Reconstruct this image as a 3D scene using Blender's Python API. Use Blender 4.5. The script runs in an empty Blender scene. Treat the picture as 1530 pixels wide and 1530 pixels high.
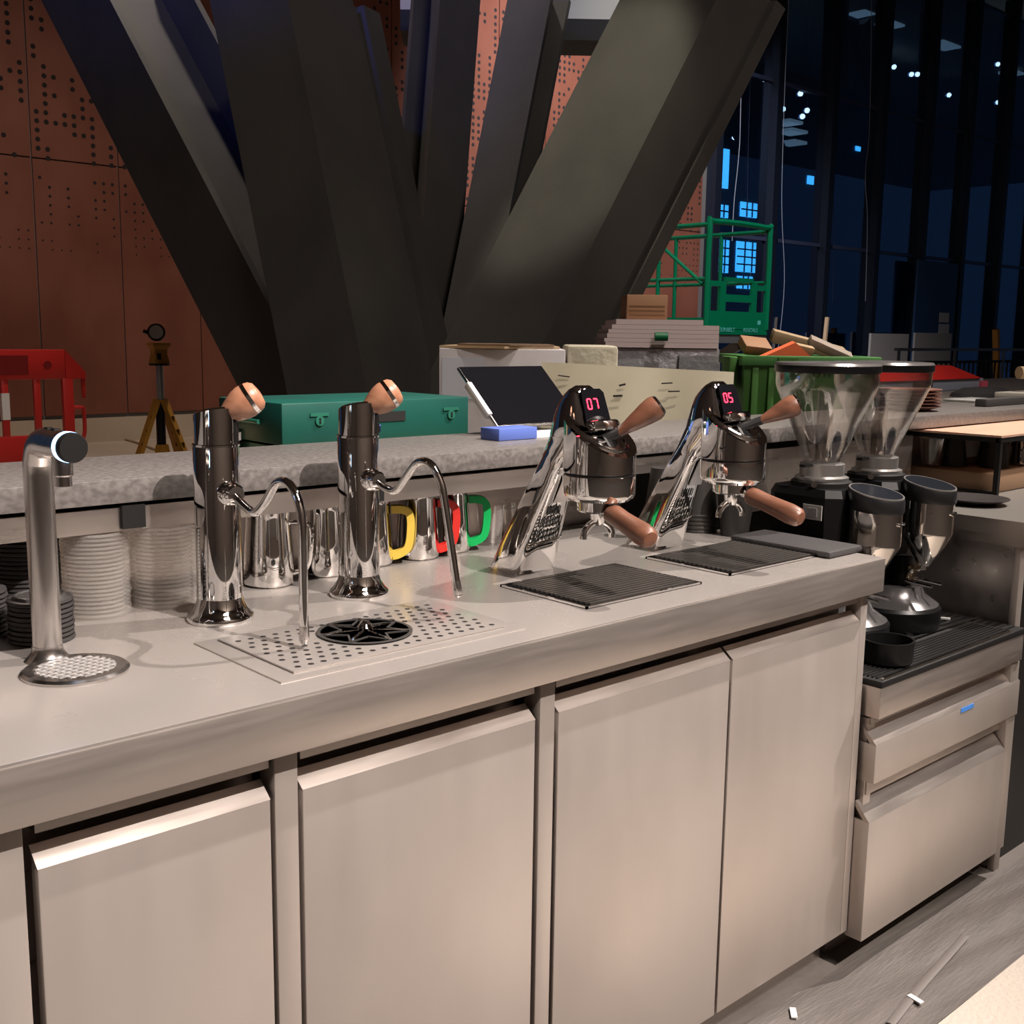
import bpy, bmesh, math, random
from mathutils import Vector, Matrix
random.seed(7)
PI = math.pi
S = bpy.context.scene
COL = S.collection

# ---------------------------------------------------------------- camera
F = 1669.0
YAW, PIT, ROL = math.radians(42.33), math.radians(9.05), math.radians(-0.77)
CAM = Vector((0.0, -1.119, 1.332))
_f = Vector((math.sin(YAW)*math.cos(PIT), math.cos(YAW)*math.cos(PIT), -math.sin(PIT)))
_r = Vector((math.cos(YAW), -math.sin(YAW), 0))
_d = _f.cross(_r)
RIGHT = _r*math.cos(ROL) + _d*math.sin(ROL)
DOWN = -_r*math.sin(ROL) + _d*math.cos(ROL)
cd = bpy.data.cameras.new('camera'); cam = bpy.data.objects.new('camera', cd); COL.objects.link(cam)
m = Matrix((RIGHT, -DOWN, -_f)).transposed().to_4x4(); m.translation = CAM
cam.matrix_world = m
cd.sensor_width = 36.0; cd.lens = 36.0*F/1530.0; cd.clip_start = .05; cd.clip_end = 200
S.camera = cam
S.view_settings.view_transform = 'Standard'; S.view_settings.look = 'None'
S.view_settings.gamma = 1; S.view_settings.use_curve_mapping = False
S.view_settings.exposure = 0.0
S.cycles.use_denoising = True
S.cycles.max_bounces = 10; S.cycles.transparent_max_bounces = 24
S.cycles.caustics_reflective = False; S.cycles.caustics_refractive = False
S.cycles.sample_clamp_indirect = 4.0

# ---------------------------------------------------------------- world and lights
W = bpy.data.worlds.new('night'); S.world = W; W.use_nodes = True
bg = W.node_tree.nodes['Background']; bg.inputs[0].default_value = (.020, .042, .080, 1); bg.inputs[1].default_value = .6

def lamp(name, kind, loc, target, power, color, size=.1, spot=None, blend=.5):
    L = bpy.data.lights.new(name, kind); L.energy = power; L.color = color
    if kind == 'AREA': L.shape = 'DISK'; L.size = size
    else: L.shadow_soft_size = size
    if kind == 'SPOT': L.spot_size = math.radians(spot); L.spot_blend = blend
    o = bpy.data.objects.new(name, L); COL.objects.link(o); o.location = loc
    d = Vector(target) - Vector(loc); o.rotation_euler = d.to_track_quat('-Z', 'Y').to_euler()
    return o
WARM = (1, .895, .825)
# all lamps hang just under the hall ceiling (9.46 m), outside the picture
ZL = 9.3
lamp('ceiling_downlight_front_offscreen', 'SPOT', (2.0, -6.5, ZL), (.55, .15, .8), 7600, WARM, .08, 25, .8)
lamp('ceiling_downlight_right_offscreen', 'SPOT', (7.6, -1.9, ZL), (1.9, .15, .8), 5000, WARM, .08, 26, .7)
lamp('soft_fill_behind_offscreen', 'AREA', (1.2, -4.6, ZL), (1.2, -1.5, 0), 480, (1, .88, .80), 2.5)  # soft fill disc, added for unseen hall lamps behind the camera
lamp('ceiling_downlight_bar_offscreen', 'SPOT', (3.9, -1.0, ZL), (2.9, 1.6, 1.15), 1700, (1, .92, .80), .1, 28, .7)
lamp('ceiling_downlight_columns_offscreen', 'SPOT', (3.1, 2.5, ZL), (5.15, 3.95, 2.9), 1900, (1, .93, .74), .06, 13, .5)
lamp('ceiling_downlight_lift_offscreen', 'SPOT', (6.2, 1.0, ZL), (8.3, 5.6, 1.8), 1500, (.95, .97, 1.0), .1, 32, .6)
lamp('ceiling_downlight_hall_offscreen', 'SPOT', (4.5, 7.0, ZL), (4.6, 8.8, .0), 1350, (1, .86, .76), .2, 80, .8)
lamp('ceiling_downlight_wall_offscreen', 'SPOT', (11.0, 7.5, ZL), (14.2, 12.0, 3.2), 5200, (.96, .93, .98), .2, 75, .8)
lamp('blue_ceiling_lamp_left_offscreen', 'SPOT', (-5.0, 1.0, ZL), (3.0, 5.6, 5.2), 2000, (.10, .17, 1.0), .3, 22, .9)

# ---------------------------------------------------------------- pixel to place
def ray(x, y): return RIGHT*(x-765) + DOWN*(y-765) + _f*F
def Pz(x, y, z): v = ray(x, y); return CAM + v*((z-CAM.z)/v.z)
def Py(x, y, Y): v = ray(x, y); return CAM + v*((Y-CAM.y)/v.y)
def Pd(x, y, d): return CAM + ray(x, y)*(d/F)

# ---------------------------------------------------------------- materials
MATS = {}
def mat(name, color=(.5,.5,.5), rough=.5, metal=0., **k):
    if name in MATS: return MATS[name]
    M = bpy.data.materials.new(name); M.use_nodes = True; nt = M.node_tree
    b = nt.nodes['Principled BSDF']
    b.inputs['Base Color'].default_value = (*color, 1); b.inputs['Roughness'].default_value = rough
    b.inputs['Metallic'].default_value = metal
    if 'emit' in k:
        b.inputs['Emission Color'].default_value = (*k['emit'], 1); b.inputs['Emission Strength'].default_value = k.get('es', 1)
    if 'coat' in k: b.inputs['Coat Weight'].default_value = k['coat']
    if 'spec' in k: b.inputs['Specular IOR Level'].default_value = k['spec']
    tc = nt.nodes.new('ShaderNodeTexCoord')
    def noise(scale, det=4, stretch=(1,1,1), coord='Object'):
        mp = nt.nodes.new('ShaderNodeMapping'); mp.inputs['Scale'].default_value = stretch
        nt.links.new(tc.outputs[coord], mp.inputs[0])
        n = nt.nodes.new('ShaderNodeTexNoise'); n.inputs['Scale'].default_value = scale; n.inputs['Detail'].default_value = det
        nt.links.new(mp.outputs[0], n.inputs['Vector']); return n
    if 'mix' in k:   # mix=(color2, scale, stretch, lo, hi)
        c2, sc, st, lo, hi = k['mix']
        n = noise(sc, k.get('det', 5), st)
        r = nt.nodes.new('ShaderNodeValToRGB'); r.color_ramp.elements[0].position = lo; r.color_ramp.elements[1].position = hi
        r.color_ramp.elements[0].color = (*color, 1); r.color_ramp.elements[1].color = (*c2, 1)
        nt.links.new(n.outputs['Fac'], r.inputs[0]); nt.links.new(r.outputs[0], b.inputs['Base Color'])
    if 'rvar' in k:  # roughness variation (scale, stretch, lo, hi)
        sc, st, lo, hi = k['rvar']
        n = noise(sc, 4, st); mr = nt.nodes.new('ShaderNodeMapRange')
        mr.inputs[1].default_value = .3; mr.inputs[2].default_value = .7
        mr.inputs[3].default_value = lo; mr.inputs[4].default_value = hi
        nt.links.new(n.outputs['Fac'], mr.inputs[0]); nt.links.new(mr.outputs[0], b.inputs['Roughness'])
    if 'bump' in k:  # (scale, stretch, strength)
        sc, st, s = k['bump']
        n = noise(sc, 5, st); bp = nt.nodes.new('ShaderNodeBump'); bp.inputs['Strength'].default_value = s; bp.inputs['Distance'].default_value = .01
        nt.links.new(n.outputs['Fac'], bp.inputs['Height']); nt.links.new(bp.outputs[0], b.inputs['Normal'])
    MATS[name] = M; return M
def clear(name, tint=(.95,.95,.95), rough=.03, base=.04, gain=.55, gloss=(1,1,1)):
    if name in MATS: return MATS[name]
    M = bpy.data.materials.new(name); M.use_nodes = True; nt = M.node_tree; nt.nodes.remove(nt.nodes['Principled BSDF'])
    t = nt.nodes.new('ShaderNodeBsdfTransparent'); t.inputs[0].default_value = (*tint, 1)
    g = nt.nodes.new('ShaderNodeBsdfGlossy'); g.inputs['Roughness'].default_value = rough; g.inputs['Color'].default_value = (*gloss, 1)
    lw = nt.nodes.new('ShaderNodeLayerWeight'); lw.inputs[0].default_value = .35
    mr = nt.nodes.new('ShaderNodeMapRange'); mr.inputs[3].default_value = base; mr.inputs[4].default_value = gain
    nt.links.new(lw.outputs['Facing'], mr.inputs[0])
    mx = nt.nodes.new('ShaderNodeMixShader'); nt.links.new(mr.outputs[0], mx.inputs[0])
    nt.links.new(t.outputs[0], mx.inputs[1]); nt.links.new(g.outputs[0], mx.inputs[2])
    nt.links.new(mx.outputs[0], nt.nodes['Material Output'].inputs[0]); MATS[name] = M; return M

ST_TOP = mat('steel_worktop', (.62,.57,.535), .27, .62, mix=((.57,.52,.485), 2.5, (1,1,1), .3, .75), det=2, rvar=(5, (1,1,1), .24, .31))
ST_FR = mat('steel_front', (.56,.50,.46), .42, .64, mix=((.49,.43,.39), 3.2, (1.6,1,.8), .42, .85), rvar=(26, (1,1,.05), .40, .46))
ST_FAS = mat('steel_fascia', (.56,.50,.46), .33, .82, mix=((.51,.455,.42), 4, (1,1,1), .4, .7), rvar=(14, (.4,1,6), .28, .42))
ST_BACK = mat('steel_back', (.56,.50,.46), .30, .92, rvar=(30, (.1,1,1), .26, .4))
CHROME = mat('chrome', (.90,.89,.88), .035, 1.)
SATIN = mat('satin_steel', (.66,.63,.61), .22, 1., rvar=(60, (1,1,.05), .18, .28))
DULL = mat('dull_steel', (.60,.58,.56), .32, .9)
WALNUT = mat('walnut', (.25,.105,.062), .42, 0., mix=((.13,.054,.032), 9, (6,1.2,6), .35, .75), coat=.15)
OAK = mat('light_walnut', (.56,.27,.16), .38, 0., mix=((.36,.15,.085), 12, (6,1,6), .4, .8), coat=.2)
BLACKP = mat('black_plastic', (.006,.006,.0065), .34, 0, spec=.3)
BLACKM = mat('black_matt', (.010,.0095,.0095), .55, 0, spec=.3)
BLACKG = mat('black_gloss', (.006,.006,.008), .06, 0, coat=.6)
RUBBER = mat('black_rubber', (.050,.047,.048), .5, bump=(180, (1,1,1), .15))
DARKGAP = mat('dark_gap', (.008,.007,.007), .8)
STONE = mat('grey_stone', (.205,.188,.178), .34, 0., mix=((.125,.113,.107), 95, (1,1.3,1.3), .36, .64), det=10, bump=(60, (1,1,1), .05))
COPPER = mat('copper_panel', (.27,.098,.062), .42, .3, mix=((.20,.066,.042), 1.3, (1,1,.6), .35, .7), rvar=(2.5, (1,1,.4), .36, .52))
HOLE = mat('perforation', (.012,.008,.008), .9)
COLUMN = mat('column_steel', (.085,.080,.072), .5, .15, mix=((.062,.058,.053), 2.2, (1,1,.7), .35, .7), bump=(30, (1,1,1), .06))
CONC = mat('floor_concrete', (.16,.14,.125), .72, 0., mix=((.13,.112,.10), 7, (1,1,1), .35, .7), bump=(50, (1,1,1), .25))
PALEFLOOR = mat('pale_boards', (.52,.42,.32), .6, 0., mix=((.45,.36,.27), 1.5, (1,1,1), .4, .7))
SHEET = mat('dust_sheet', (.10,.088,.080), .6, 0., mix=((.135,.118,.108), 5, (1,5,1), .35, .7), bump=(26, (1,6,1), .25))
MULLION = mat('mullion', (.010,.014,.026), .45, .3)
GLASSW = clear('night_glass', (.42,.52,.66), .01, .10, .7, (.55,.68,.95))
CLEAR = clear('clear_plastic', (.965,.955,.95), .04, .05, .75)
def milky(name, tint, body, fac):
    M = bpy.data.materials.new(name); M.use_nodes = True; nt = M.node_tree; b = nt.nodes['Principled BSDF']
    b.inputs['Base Color'].default_value = (*body, 1); b.inputs['Roughness'].default_value = .12; b.inputs['Specular IOR Level'].default_value = .9
    t = nt.nodes.new('ShaderNodeBsdfTransparent'); t.inputs[0].default_value = (*tint, 1)
    mx = nt.nodes.new('ShaderNodeMixShader'); mx.inputs[0].default_value = fac
    nt.links.new(t.outputs[0], mx.inputs[1]); nt.links.new(b.outputs[0], mx.inputs[2]); nt.links.new(mx.outputs[0], nt.nodes['Material Output'].inputs[0]); return M
LID = milky('clear_lid_plastic', (.985,.98,.975), (.80,.76,.72), .12)
GREEN = mat('green_paint', (.008,.090,.070), .45, .1, mix=((.010,.068,.056), 6, (1,1,1), .45, .8))
LIFTG = mat('lift_green', (.0,.27,.12), .42)
BING = mat('bin_green', (.055,.17,.03), .5)
CRATEG = mat('bright_green', (.02,.42,.12), .45)
YELLOW = mat('yellow_sleeve', (.86,.60,.09), .5)
REDS = mat('red_sleeve', (.72,.03,.022), .48)
GREENS = mat('green_sleeve', (.0,.48,.11), .48)
REDP = mat('red_plastic', (.52,.022,.018), .4)
REDD = mat('dark_red_plastic', (.20,.010,.010), .4)
YTRI = mat('tripod_yellow', (.50,.24,.03), .5)
GREYM = mat('grey_metal', (.42,.42,.42), .35, .6)
WHITE = mat('white_paint', (.75,.74,.72), .5)
CARTW = mat('white_carton', (.58,.55,.57), .65, 0., mix=((.48,.45,.47), 5, (1,1,1), .4, .7))
KRAFT = mat('kraft_card', (.50,.36,.22), .7, 0., mix=((.42,.29,.17), 8, (1,1,1), .4, .7))
BROWNC = mat('brown_card', (.36,.19,.10), .7)
PAPER = mat('cream_paper', (.62,.57,.43), .7, 0., mix=((.54,.49,.36), 4, (1,1,1), .4, .7))
PINK = mat('pale_board', (.62,.50,.50), .65)
FILM = mat('silver_film', (.50,.50,.54), .28, .55, bump=(22, (1,1,1), .7))
BLUEB = mat('blue_box', (.10,.16,.50), .5)
ORANGE = mat('orange_paper', (.85,.16,.06), .6)
TIMBER = mat('pale_timber', (.62,.45,.28), .6)
PINKT = mat('pink_board', (.70,.40,.29), .5, 0., mix=((.66,.46,.33), 3, (1,6,1), .4, .7))
LED = mat('red_led', (.3,0,0), .5, emit=(1,.02,.05), es=9)
BLUELED = mat('blue_led', (.2,.4,1), .4, emit=(.35,.62,1), es=5)
SKYW = mat('lit_window', (.02,.2,.3), .5, emit=(.10,.62,.95), es=5.0)
STARL = mat('reflection_glow', (1,1,1), .5, emit=(.95,1,.92), es=9)
SOFTL = mat('dim_luminaire', (.5,.5,.5), .5, emit=(.75,.9,.85), es=.55)
NIGHT = mat('night_steel', (.03,.03,.033), .5, .2)
NIGHTB = mat('night_blue_panel', (.03,.09,.22), .6)
CREAMD = mat('pale_hoarding', (.42,.41,.40), .6)
BTAPE = mat('blue_tape', (.06,.25,.75), .5)
LABEL = mat('label_grey', (.62,.60,.58), .4)
TEAL = mat('sign_teal', (.20,.85,.80), .5)
SOFFIT = mat('soffit', (.24,.20,.17), .7)
BONE = mat('pale_soffit', (.55,.54,.48), .6)

# ---------------------------------------------------------------- mesh helpers
def NB(): return bmesh.new()
def box(bm, x0, x1, y0, y1, z0, z1, bev=0., M=None):
    vs = [bm.verts.new(p) for p in ((x0,y0,z0),(x1,y0,z0),(x1,y1,z0),(x0,y1,z0),(x0,y0,z1),(x1,y0,z1),(x1,y1,z1),(x0,y1,z1))]
    fs = [bm.faces.new([vs[i] for i in q]) for q in ((3,2,1,0),(4,5,6,7),(0,1,5,4),(1,2,6,5),(2,3,7,6),(3,0,4,7))]
    if M: bmesh.ops.transform(bm, matrix=M, verts=vs)
    if bev > 0:
        es = list({e for f in fs for e in f.edges})
        bmesh.ops.bevel(bm, geom=es, offset=bev, segments=2, affect='EDGES', profile=.5)
    return vs
def prism(bm, pts, vec):
    """closed polygon pts (3D) extruded by vec"""
    a = [bm.verts.new(p) for p in pts]; vec = Vector(vec)
    b = [bm.verts.new(Vector(p)+vec) for p in pts]; n = len(pts)
    bm.faces.new(a[::-1]); bm.faces.new(b)
    for i in range(n): bm.faces.new((a[i], a[(i+1)%n], b[(i+1)%n], b[i]))
def frame(d):
    d = d.normalized(); u = d.cross(Vector((0,0,1)))
    if u.length < 1e-3: u = Vector((1,0,0))
    u.normalize(); return d, u, u.cross(d)
def rings(bm, rs, cap=True, closed=False):
    V = [[bm.verts.new(p) for p in r] for r in rs]; n = len(rs[0])
    for i in range(len(V) - (0 if closed else 1)):
        A, B = V[i], V[(i+1) % len(V)]
        for j in range(n): bm.faces.new((A[j], A[(j+1)%n], B[(j+1)%n], B[j]))
    if cap and not closed:
        bm.faces.new(V[0][::-1]); bm.faces.new(V[-1])
def lathe(bm, prof, n=32, c=(0,0,0), cap=True, axis=(0,0,1), sy=1.):
    """prof list of (r, h) along axis"""
    c = Vector(c); d, u, w = frame(Vector(axis))
    if abs(d.z) > .999: u, w = Vector((1,0,0)), Vector((0,1,0))
    rings(bm, [[c + d*h + u*(max(r,1e-5)*math.cos(2*PI*j/n)) + w*(max(r,1e-5)*sy*math.sin(2*PI*j/n)) for j in range(n)] for r, h in prof], cap)
def cyl(bm, p0, p1, r0, r1=None, n=16):
    p0, p1 = Vector(p0), Vector(p1); r1 = r0 if r1 is None else r1
    d, u, w = frame(p1-p0)
    rings(bm, [[p + u*(r*math.cos(2*PI*j/n)) + w*(r*math.sin(2*PI*j/n)) for j in range(n)] for p, r in ((p0,r0),(p1,r1))])
def smoothpath(pts, k=6):
    pts = [Vector(p) for p in pts]; out = []
    for i in range(len(pts)-1):
        p0 = pts[max(i-1,0)]; p1 = pts[i]; p2 = pts[i+1]; p3 = pts[min(i+2,len(pts)-1)]
        for t in range(k):
            t /= k
            out.append(.5*((2*p1)+(p2-p0)*t+(2*p0-5*p1+4*p2-p3)*t*t+(3*p1-p0-3*p2+p3)*t**3))
    out.append(pts[-1]); return out
def tube(bm, pts, r, n=12, smooth=0, flat=1.):
    pts = smoothpath(pts, smooth) if smooth else [Vector(p) for p in pts]
    rs = r if isinstance(r, (list, tuple)) else None
    up = None; R = []
    for i, p in enumerate(pts):
        d = (pts[min(i+1,len(pts)-1)] - pts[max(i-1,0)]).normalized()
        if up is None:
            up = frame(d)[1]
        u = (up - d*up.dot(d)).normalized(); w = d.cross(u); up = u
        rr = r if rs is None else rs[0]+(rs[1]-rs[0])*i/(len(pts)-1)
        R.append([p + u*(rr*math.cos(2*PI*j/n)) + w*(rr*flat*math.sin(2*PI*j/n)) for j in range(n)])
    rings(bm, R)
def obj(name, bm, M, parent=None, smooth=35, loc=None, rz=None):
    bmesh.ops.remove_doubles(bm, verts=bm.verts, dist=1e-6)
    bmesh.ops.recalc_face_normals(bm, faces=bm.faces)
    if smooth:
        a = math.radians(smooth)
        for f in bm.faces: f.smooth = True
        for e in bm.edges:
            if len(e.link_faces) == 2: e.smooth = e.calc_face_angle(0) < a
    me = bpy.data.meshes.new(name); bm.to_mesh(me); bm.free(); me.materials.append(M)
    o = bpy.data.objects.new(name, me); COL.objects.link(o)
    if parent: o.parent = parent
    if loc is not None: o.location = loc
    if rz is not None: o.rotation_euler = (0,0,rz)
    return o
def tag(o, label, cat, group=None):
    o['label'] = label; o['category'] = cat
    if group: o['group'] = group
    return o
def thing(name, label, cat, loc=(0,0,0), rz=0, group=None):
    o = bpy.data.objects.new(name, None); COL.objects.link(o); o.location = loc; o.rotation_euler = (0,0,rz); o.empty_display_size = .05
    return tag(o, label, cat, group)
def struct(o): o['kind'] = 'structure'; return o
def dup(root, loc, rz, label=None):
    r = root.copy(); COL.objects.link(r); r.location = loc; r.rotation_euler = (0,0,rz)
    if label: r['label'] = label
    for ch in list(root.children):
        c = ch.copy(); COL.objects.link(c); c.parent = r
        for g in ch.children:
            d = g.copy(); COL.objects.link(d); d.parent = c
    return r
def bx(name, M, parent, *a, bev=0., **k):
    bm = NB(); box(bm, *a, bev=bev); return obj(name, bm, M, parent, **k)
def text(name, s, size, M, parent, loc, rot, ext=.001):
    cu = bpy.data.curves.new(name, 'FONT'); cu.body = s; cu.size = size; cu.extrude = ext; cu.align_x = 'CENTER'; cu.align_y = 'CENTER'; cu.resolution_u = 2
    t = bpy.data.objects.new(name+'_c', cu); COL.objects.link(t)
    bpy.context.view_layer.update()
    me = bpy.data.meshes.new_from_object(t.evaluated_get(bpy.context.evaluated_depsgraph_get()))
    bpy.data.objects.remove(t); me.materials.clear(); me.materials.append(M)
    o = bpy.data.objects.new(name, me); COL.objects.link(o); o.parent = parent; o.location = loc; o.rotation_euler = rot
    return o

# ================================================================ SETTING
# floor
fl = struct(bx('floor', CONC, None, -6, 34, -7, 6.0, -.1, 0))
fl2 = struct(bx('floor_boards', PALEFLOOR, None, -6, 34, 6.0, 12.0, -.1, 0))
fl2.name = 'floor'
# copper wall: backing + panels with perforations
YW = 12.0
wall = struct(bx('wall_back', mat('carcass_grey', (.14,.13,.125), .6), None, -1, 16.66, YW+.03, YW+.3, 0, 9.6))
bx('plinth', PALEFLOOR, wall, -1, 16.66, YW-.02, YW+.03, 0, .285)
PW, PH, Z0 = .985, 3.03, .30
pm = None
X00 = 4.669 - 6*PW
zs = [(.33, 3.188), (3.205, 6.245), (6.262, 9.3)]
for i in range(18):
    x0 = X00 + i*PW
    if x0 + PW > 16.75: break
    for r, (za, zb) in enumerate(zs):
        p = bx('copper_panel', COPPER, wall, x0+.008, x0+PW-.008, YW-.0, YW+.03, za, zb)
        if i < 5: continue
        bm = NB(); nd = 0; rnd = random.Random(i*7+r)
        nc = 9
        for c in range(nc):
            cx = x0 + PW*(c+.75)/(nc+.5)
            k = 0; on = rnd.random() < .5
            zz = zb - .10
            while zz > za + .08:
                zz -= .098
                k += 1
                if rnd.random() < .24: on = not on
                if r == 0:
                    t = (zz - 2.2)/(3.19-2.2)
                    if t <= 0: break
                    rad = .010 + .012*t
                else:
                    rad = .028
                if on and rnd.random() < .93:
                    vs = [bm.verts.new((cx+rad*math.cos(a*PI/4), YW-.002, zz+rad*math.sin(a*PI/4))) for a in range(8)]
                    bm.faces.new(vs); nd += 1
        if nd:
            h = obj('perforations', bm, HOLE, p, smooth=0); h['kind'] = 'stuff'
        else: bm.free()

# glass curtain wall to the right, same module
gw = struct(thing('window_1', 'x', 'x')); del gw['label']; del gw['category']
XG = 16.72
mx = [XG, 18.50, 20.39, 22.30, 24.30, 26.20, 28.15, 30.1, 32.0]
tz = [0.0, 3.20, 6.12, 9.05]
for i, x in enumerate(mx):
    bx('mullion', MULLION, gw, x-.09, x+.09, YW-.18, YW+.16, 0, 9.5)
for z in tz[1:]:
    bx('transom', mat('transom_steel', (.055,.07,.13), .4, .3), gw, XG, 32, YW-.06, YW+.06, z-.035, z+.035)
for i in range(len(mx)-1):
    for j in range(3):
        bx('pane', GLASSW, gw, mx[i]+.09, mx[i+1]-.09, YW-.01, YW+.01, tz[j]+.035, tz[j+1]-.035)
ce = struct(bx('ceiling', SOFFIT, None, -6, 60, -7, 20.0, 9.46, 9.8))  # the part beyond the glass is added to hold bulb cords
PLASTER = mat('warm_plaster', (.50,.42,.36), .7)
wf = struct(bx('wall_front', PLASTER, None, -6.2, 34, -7.2, -7.0, 0, 9.46))
struct(bx('wall_left', mat('dark_plaster', (.14,.11,.10), .7), None, -6.2, -6, -7.0, 12, 0, 9.46))

# beyond the glass: diagonal trusses, lamp reflections modelled as bulbs and lit windows of the building opposite
def bar(bm, p0, p1, w, h):
    p0, p1 = Vector(p0), Vector(p1); d, u, v = frame(p1-p0)
    rings(bm, [[p + u*(a*w/2) + v*(b*h/2) for a, b in ((-1,-1),(1,-1),(1,1),(-1,1))] for p in (p0, p1)])
YB = 14.2
for (a, b, lab) in (((1085,115),(1230,395),'left'), ((1265,0),(1380,390),'mid'), ((1510,60),(1395,390),'right'), ((1250,0),(1245,370),'post'), ((1385,200),(1378,390),'post2')):
    t = thing('brace_truss' if 'post' not in lab else 'steel_post', {'left':'dark laced diagonal steel brace behind glass beside green lift','mid':'dark steel brace behind glass running down towards the blue panel','right':'dark steel brace behind glass leaning over the blue panel','post':'dark steel post pair behind glass between two diagonal braces','post2':'dark steel post behind glass above the blue panel'}[lab], 'brace')
    YB = {'left':14.2,'mid':15.0,'right':15.9,'post':13.2,'post2':13.3}[lab]; pa, pb = Py(*a, YB), Py(*b, YB); off = Vector((.22,0,.0)) if 'post' in lab else Vector((.42,0,.1))
    dv = pb-pa; pa, pb = pa + dv*((9.1-pa.z)/dv.z), pa + dv*((-pa.z)/dv.z)
    for s in (-1, 1):
        bm = NB(); bar(bm, pa+off*s, pb+off*s, .3 if 'post' not in lab else .16, .3); obj('chord', bm, NIGHT, t)
    bm = NB()
    bar(bm, pa, pb, .25, .1); obj('web', bm, NIGHT, t)
# neighbouring facade with lit cyan windows
nb = thing('office_building', 'dark building across the street with glowing cyan windows behind the lift', 'building')
YN = 20.0
bx('facade', mat('night_facade', (.022,.034,.040), .8), nb, 10, 60, YN+.05, YN+.4, 0, 18)
for (x0,y0,x1,y1) in ((1067,304,1088,326),(1108,301,1131,326),(1070,357,1088,408),(1102,360,1133,408),(1064,415,1077,432),(1103,412,1124,432),(1083,222,1088,282),(1128,246,1134,260),(1208,262,1216,276),(1280,218,1286,226)):
    a, b = Py(x0,y0,YN), Py(x1,y1,YN)
    w = bx('lit_window', SKYW, nb, a.x, b.x, YN, YN+.05, b.z, a.z)
    if x1-x0 > 12 and y1-y0 > 15:
        nz = max(2, int((y1-y0)/12))
        for k in range(1, nz): bx('glazing_bar', NIGHT, w, a.x, b.x, YN-.03, YN, a.z+(b.z-a.z)*k/nz-.02, a.z+(b.z-a.z)*k/nz+.02)
        for k in range(1, 3): bx('glazing_bar', NIGHT, w, a.x+(b.x-a.x)*k/3-.02, a.x+(b.x-a.x)*k/3+.02, YN-.03, YN, b.z, a.z)
# lamp reflections in the glass, modelled as glowing bulbs on added cords
for (x, y) in ((1170,163),(1206,165),(1199,174),(1254,186),(1328,101),(1336,100),(1362,111),(1371,111),(1418,142),(1491,153),(1098,205),(1058,223),(1061,267),(1142,118),(1196,140),(1491,96)):
    p = Py(x, y, 12.6 if x % 2 else 16.6); t = thing('reflected_light', 'small bright lamp reflection modelled as a bulb behind the dark glass', 'lamp', p, 0, 'lamp reflections in the glass')
    bm = NB(); bmesh.ops.create_icosphere(bm, subdivisions=2, radius=.055 if x % 2 else .07); obj('reflection_bulb', bm, STARL, t)
    bm = NB(); cyl(bm, (0,0,.04), (0,0,9.47-p.z), .006, n=6); obj('added_cord', bm, NIGHT, t)
for (x0,y0,x1,y1) in ((1184,192,1207,200),(1188,208,1206,216),(1292,14,1308,22),(1333,32,1352,40),(1410,60,1436,72),(1516,104,1530,112),(1180,178,1200,186)):
    a, b = Py(x0,y0,14.9), Py(x1,y1,14.9); yy = 14.9
    s = bx('ceiling_luminaire', SOFTL, None, a.x, b.x, yy, yy+.5, min(a.z,b.z), min(a.z,b.z)+.07)
    tag(s, 'dim oblong ceiling luminaire glowing behind the dark glass', 'luminaire', 'oblong luminaires behind the glass')
# hanging cables in front of the glass
for pts, lab in ((((1184,-260),(1178,0),(1173,120),(1168,300),(1172,420),(1163,520)), 'thin pale cable hanging down the glass right of the lift'), (((1118,-330),(1107,150),(1104,230),(1097,300),(1094,360)), 'thin pale cable hanging behind the lift gate'), (((1304,-200),(1300,165),(1293,260),(1296,330),(1293,450)), 'thin pale cable dangling beside a mullion')):
    bm = NB(); tube(bm, [Py(x,y,11.6) for x,y in pts], .007, 6, 5)
    tag(obj('hanging_cable', bm, mat('pale_cable', (.22,.24,.30), .6)), lab, 'cable')
# blue panel with paper notices, pale hoarding boards
a, b = Py(1373,388,11.7), Py(1423,520,11.7)
bp = thing('blue_door_panel', 'blue door leaf with white notices standing in the glass wall', 'panel', (a.x, 11.7, 0))
bx('leaf', NIGHTB, bp, 0, b.x-a.x, 0, .05, 0, a.z)
for (x0,y0,x1,y1) in ((1405,467,1418,482),(1404,484,1418,499)):
    c, d = Py(x0,y0,11.68), Py(x1,y1,11.68); bx('notice', WHITE, bp, c.x-a.x, d.x-a.x, -.012, -.001, d.z, c.z)
for (x0,y0,x1,y1,lab) in ((1302,498,1356,532,'low pale board leaning on the glass left of the blue door'),(1368,497,1420,532,'low pale board leaning in front of the blue door')):
    a, b = Py(x0,y0,11.2), Py(x1,y1,11.2); o = bx('hoarding_board', CREAMD, None, a.x, b.x, 11.2, 11.25, 0, a.z); tag(o, lab, 'board')
a = Py(1236,474,11.4); bm = NB(); bar(bm, (a.x,11.4,a.z), (a.x-.15,11.4,0), .07, .05); tag(obj('timber_batten', bm, TIMBER), 'pale timber batten propped up against the dark glass', 'batten')
a = Py(1488,492,10.0); bm = NB(); bar(bm, (a.x,10,a.z), (a.x+.35,10,0), .12, .1); tag(obj('yellow_prop', bm, YTRI), 'yellow prop standing behind the black balustrade', 'prop')

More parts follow.
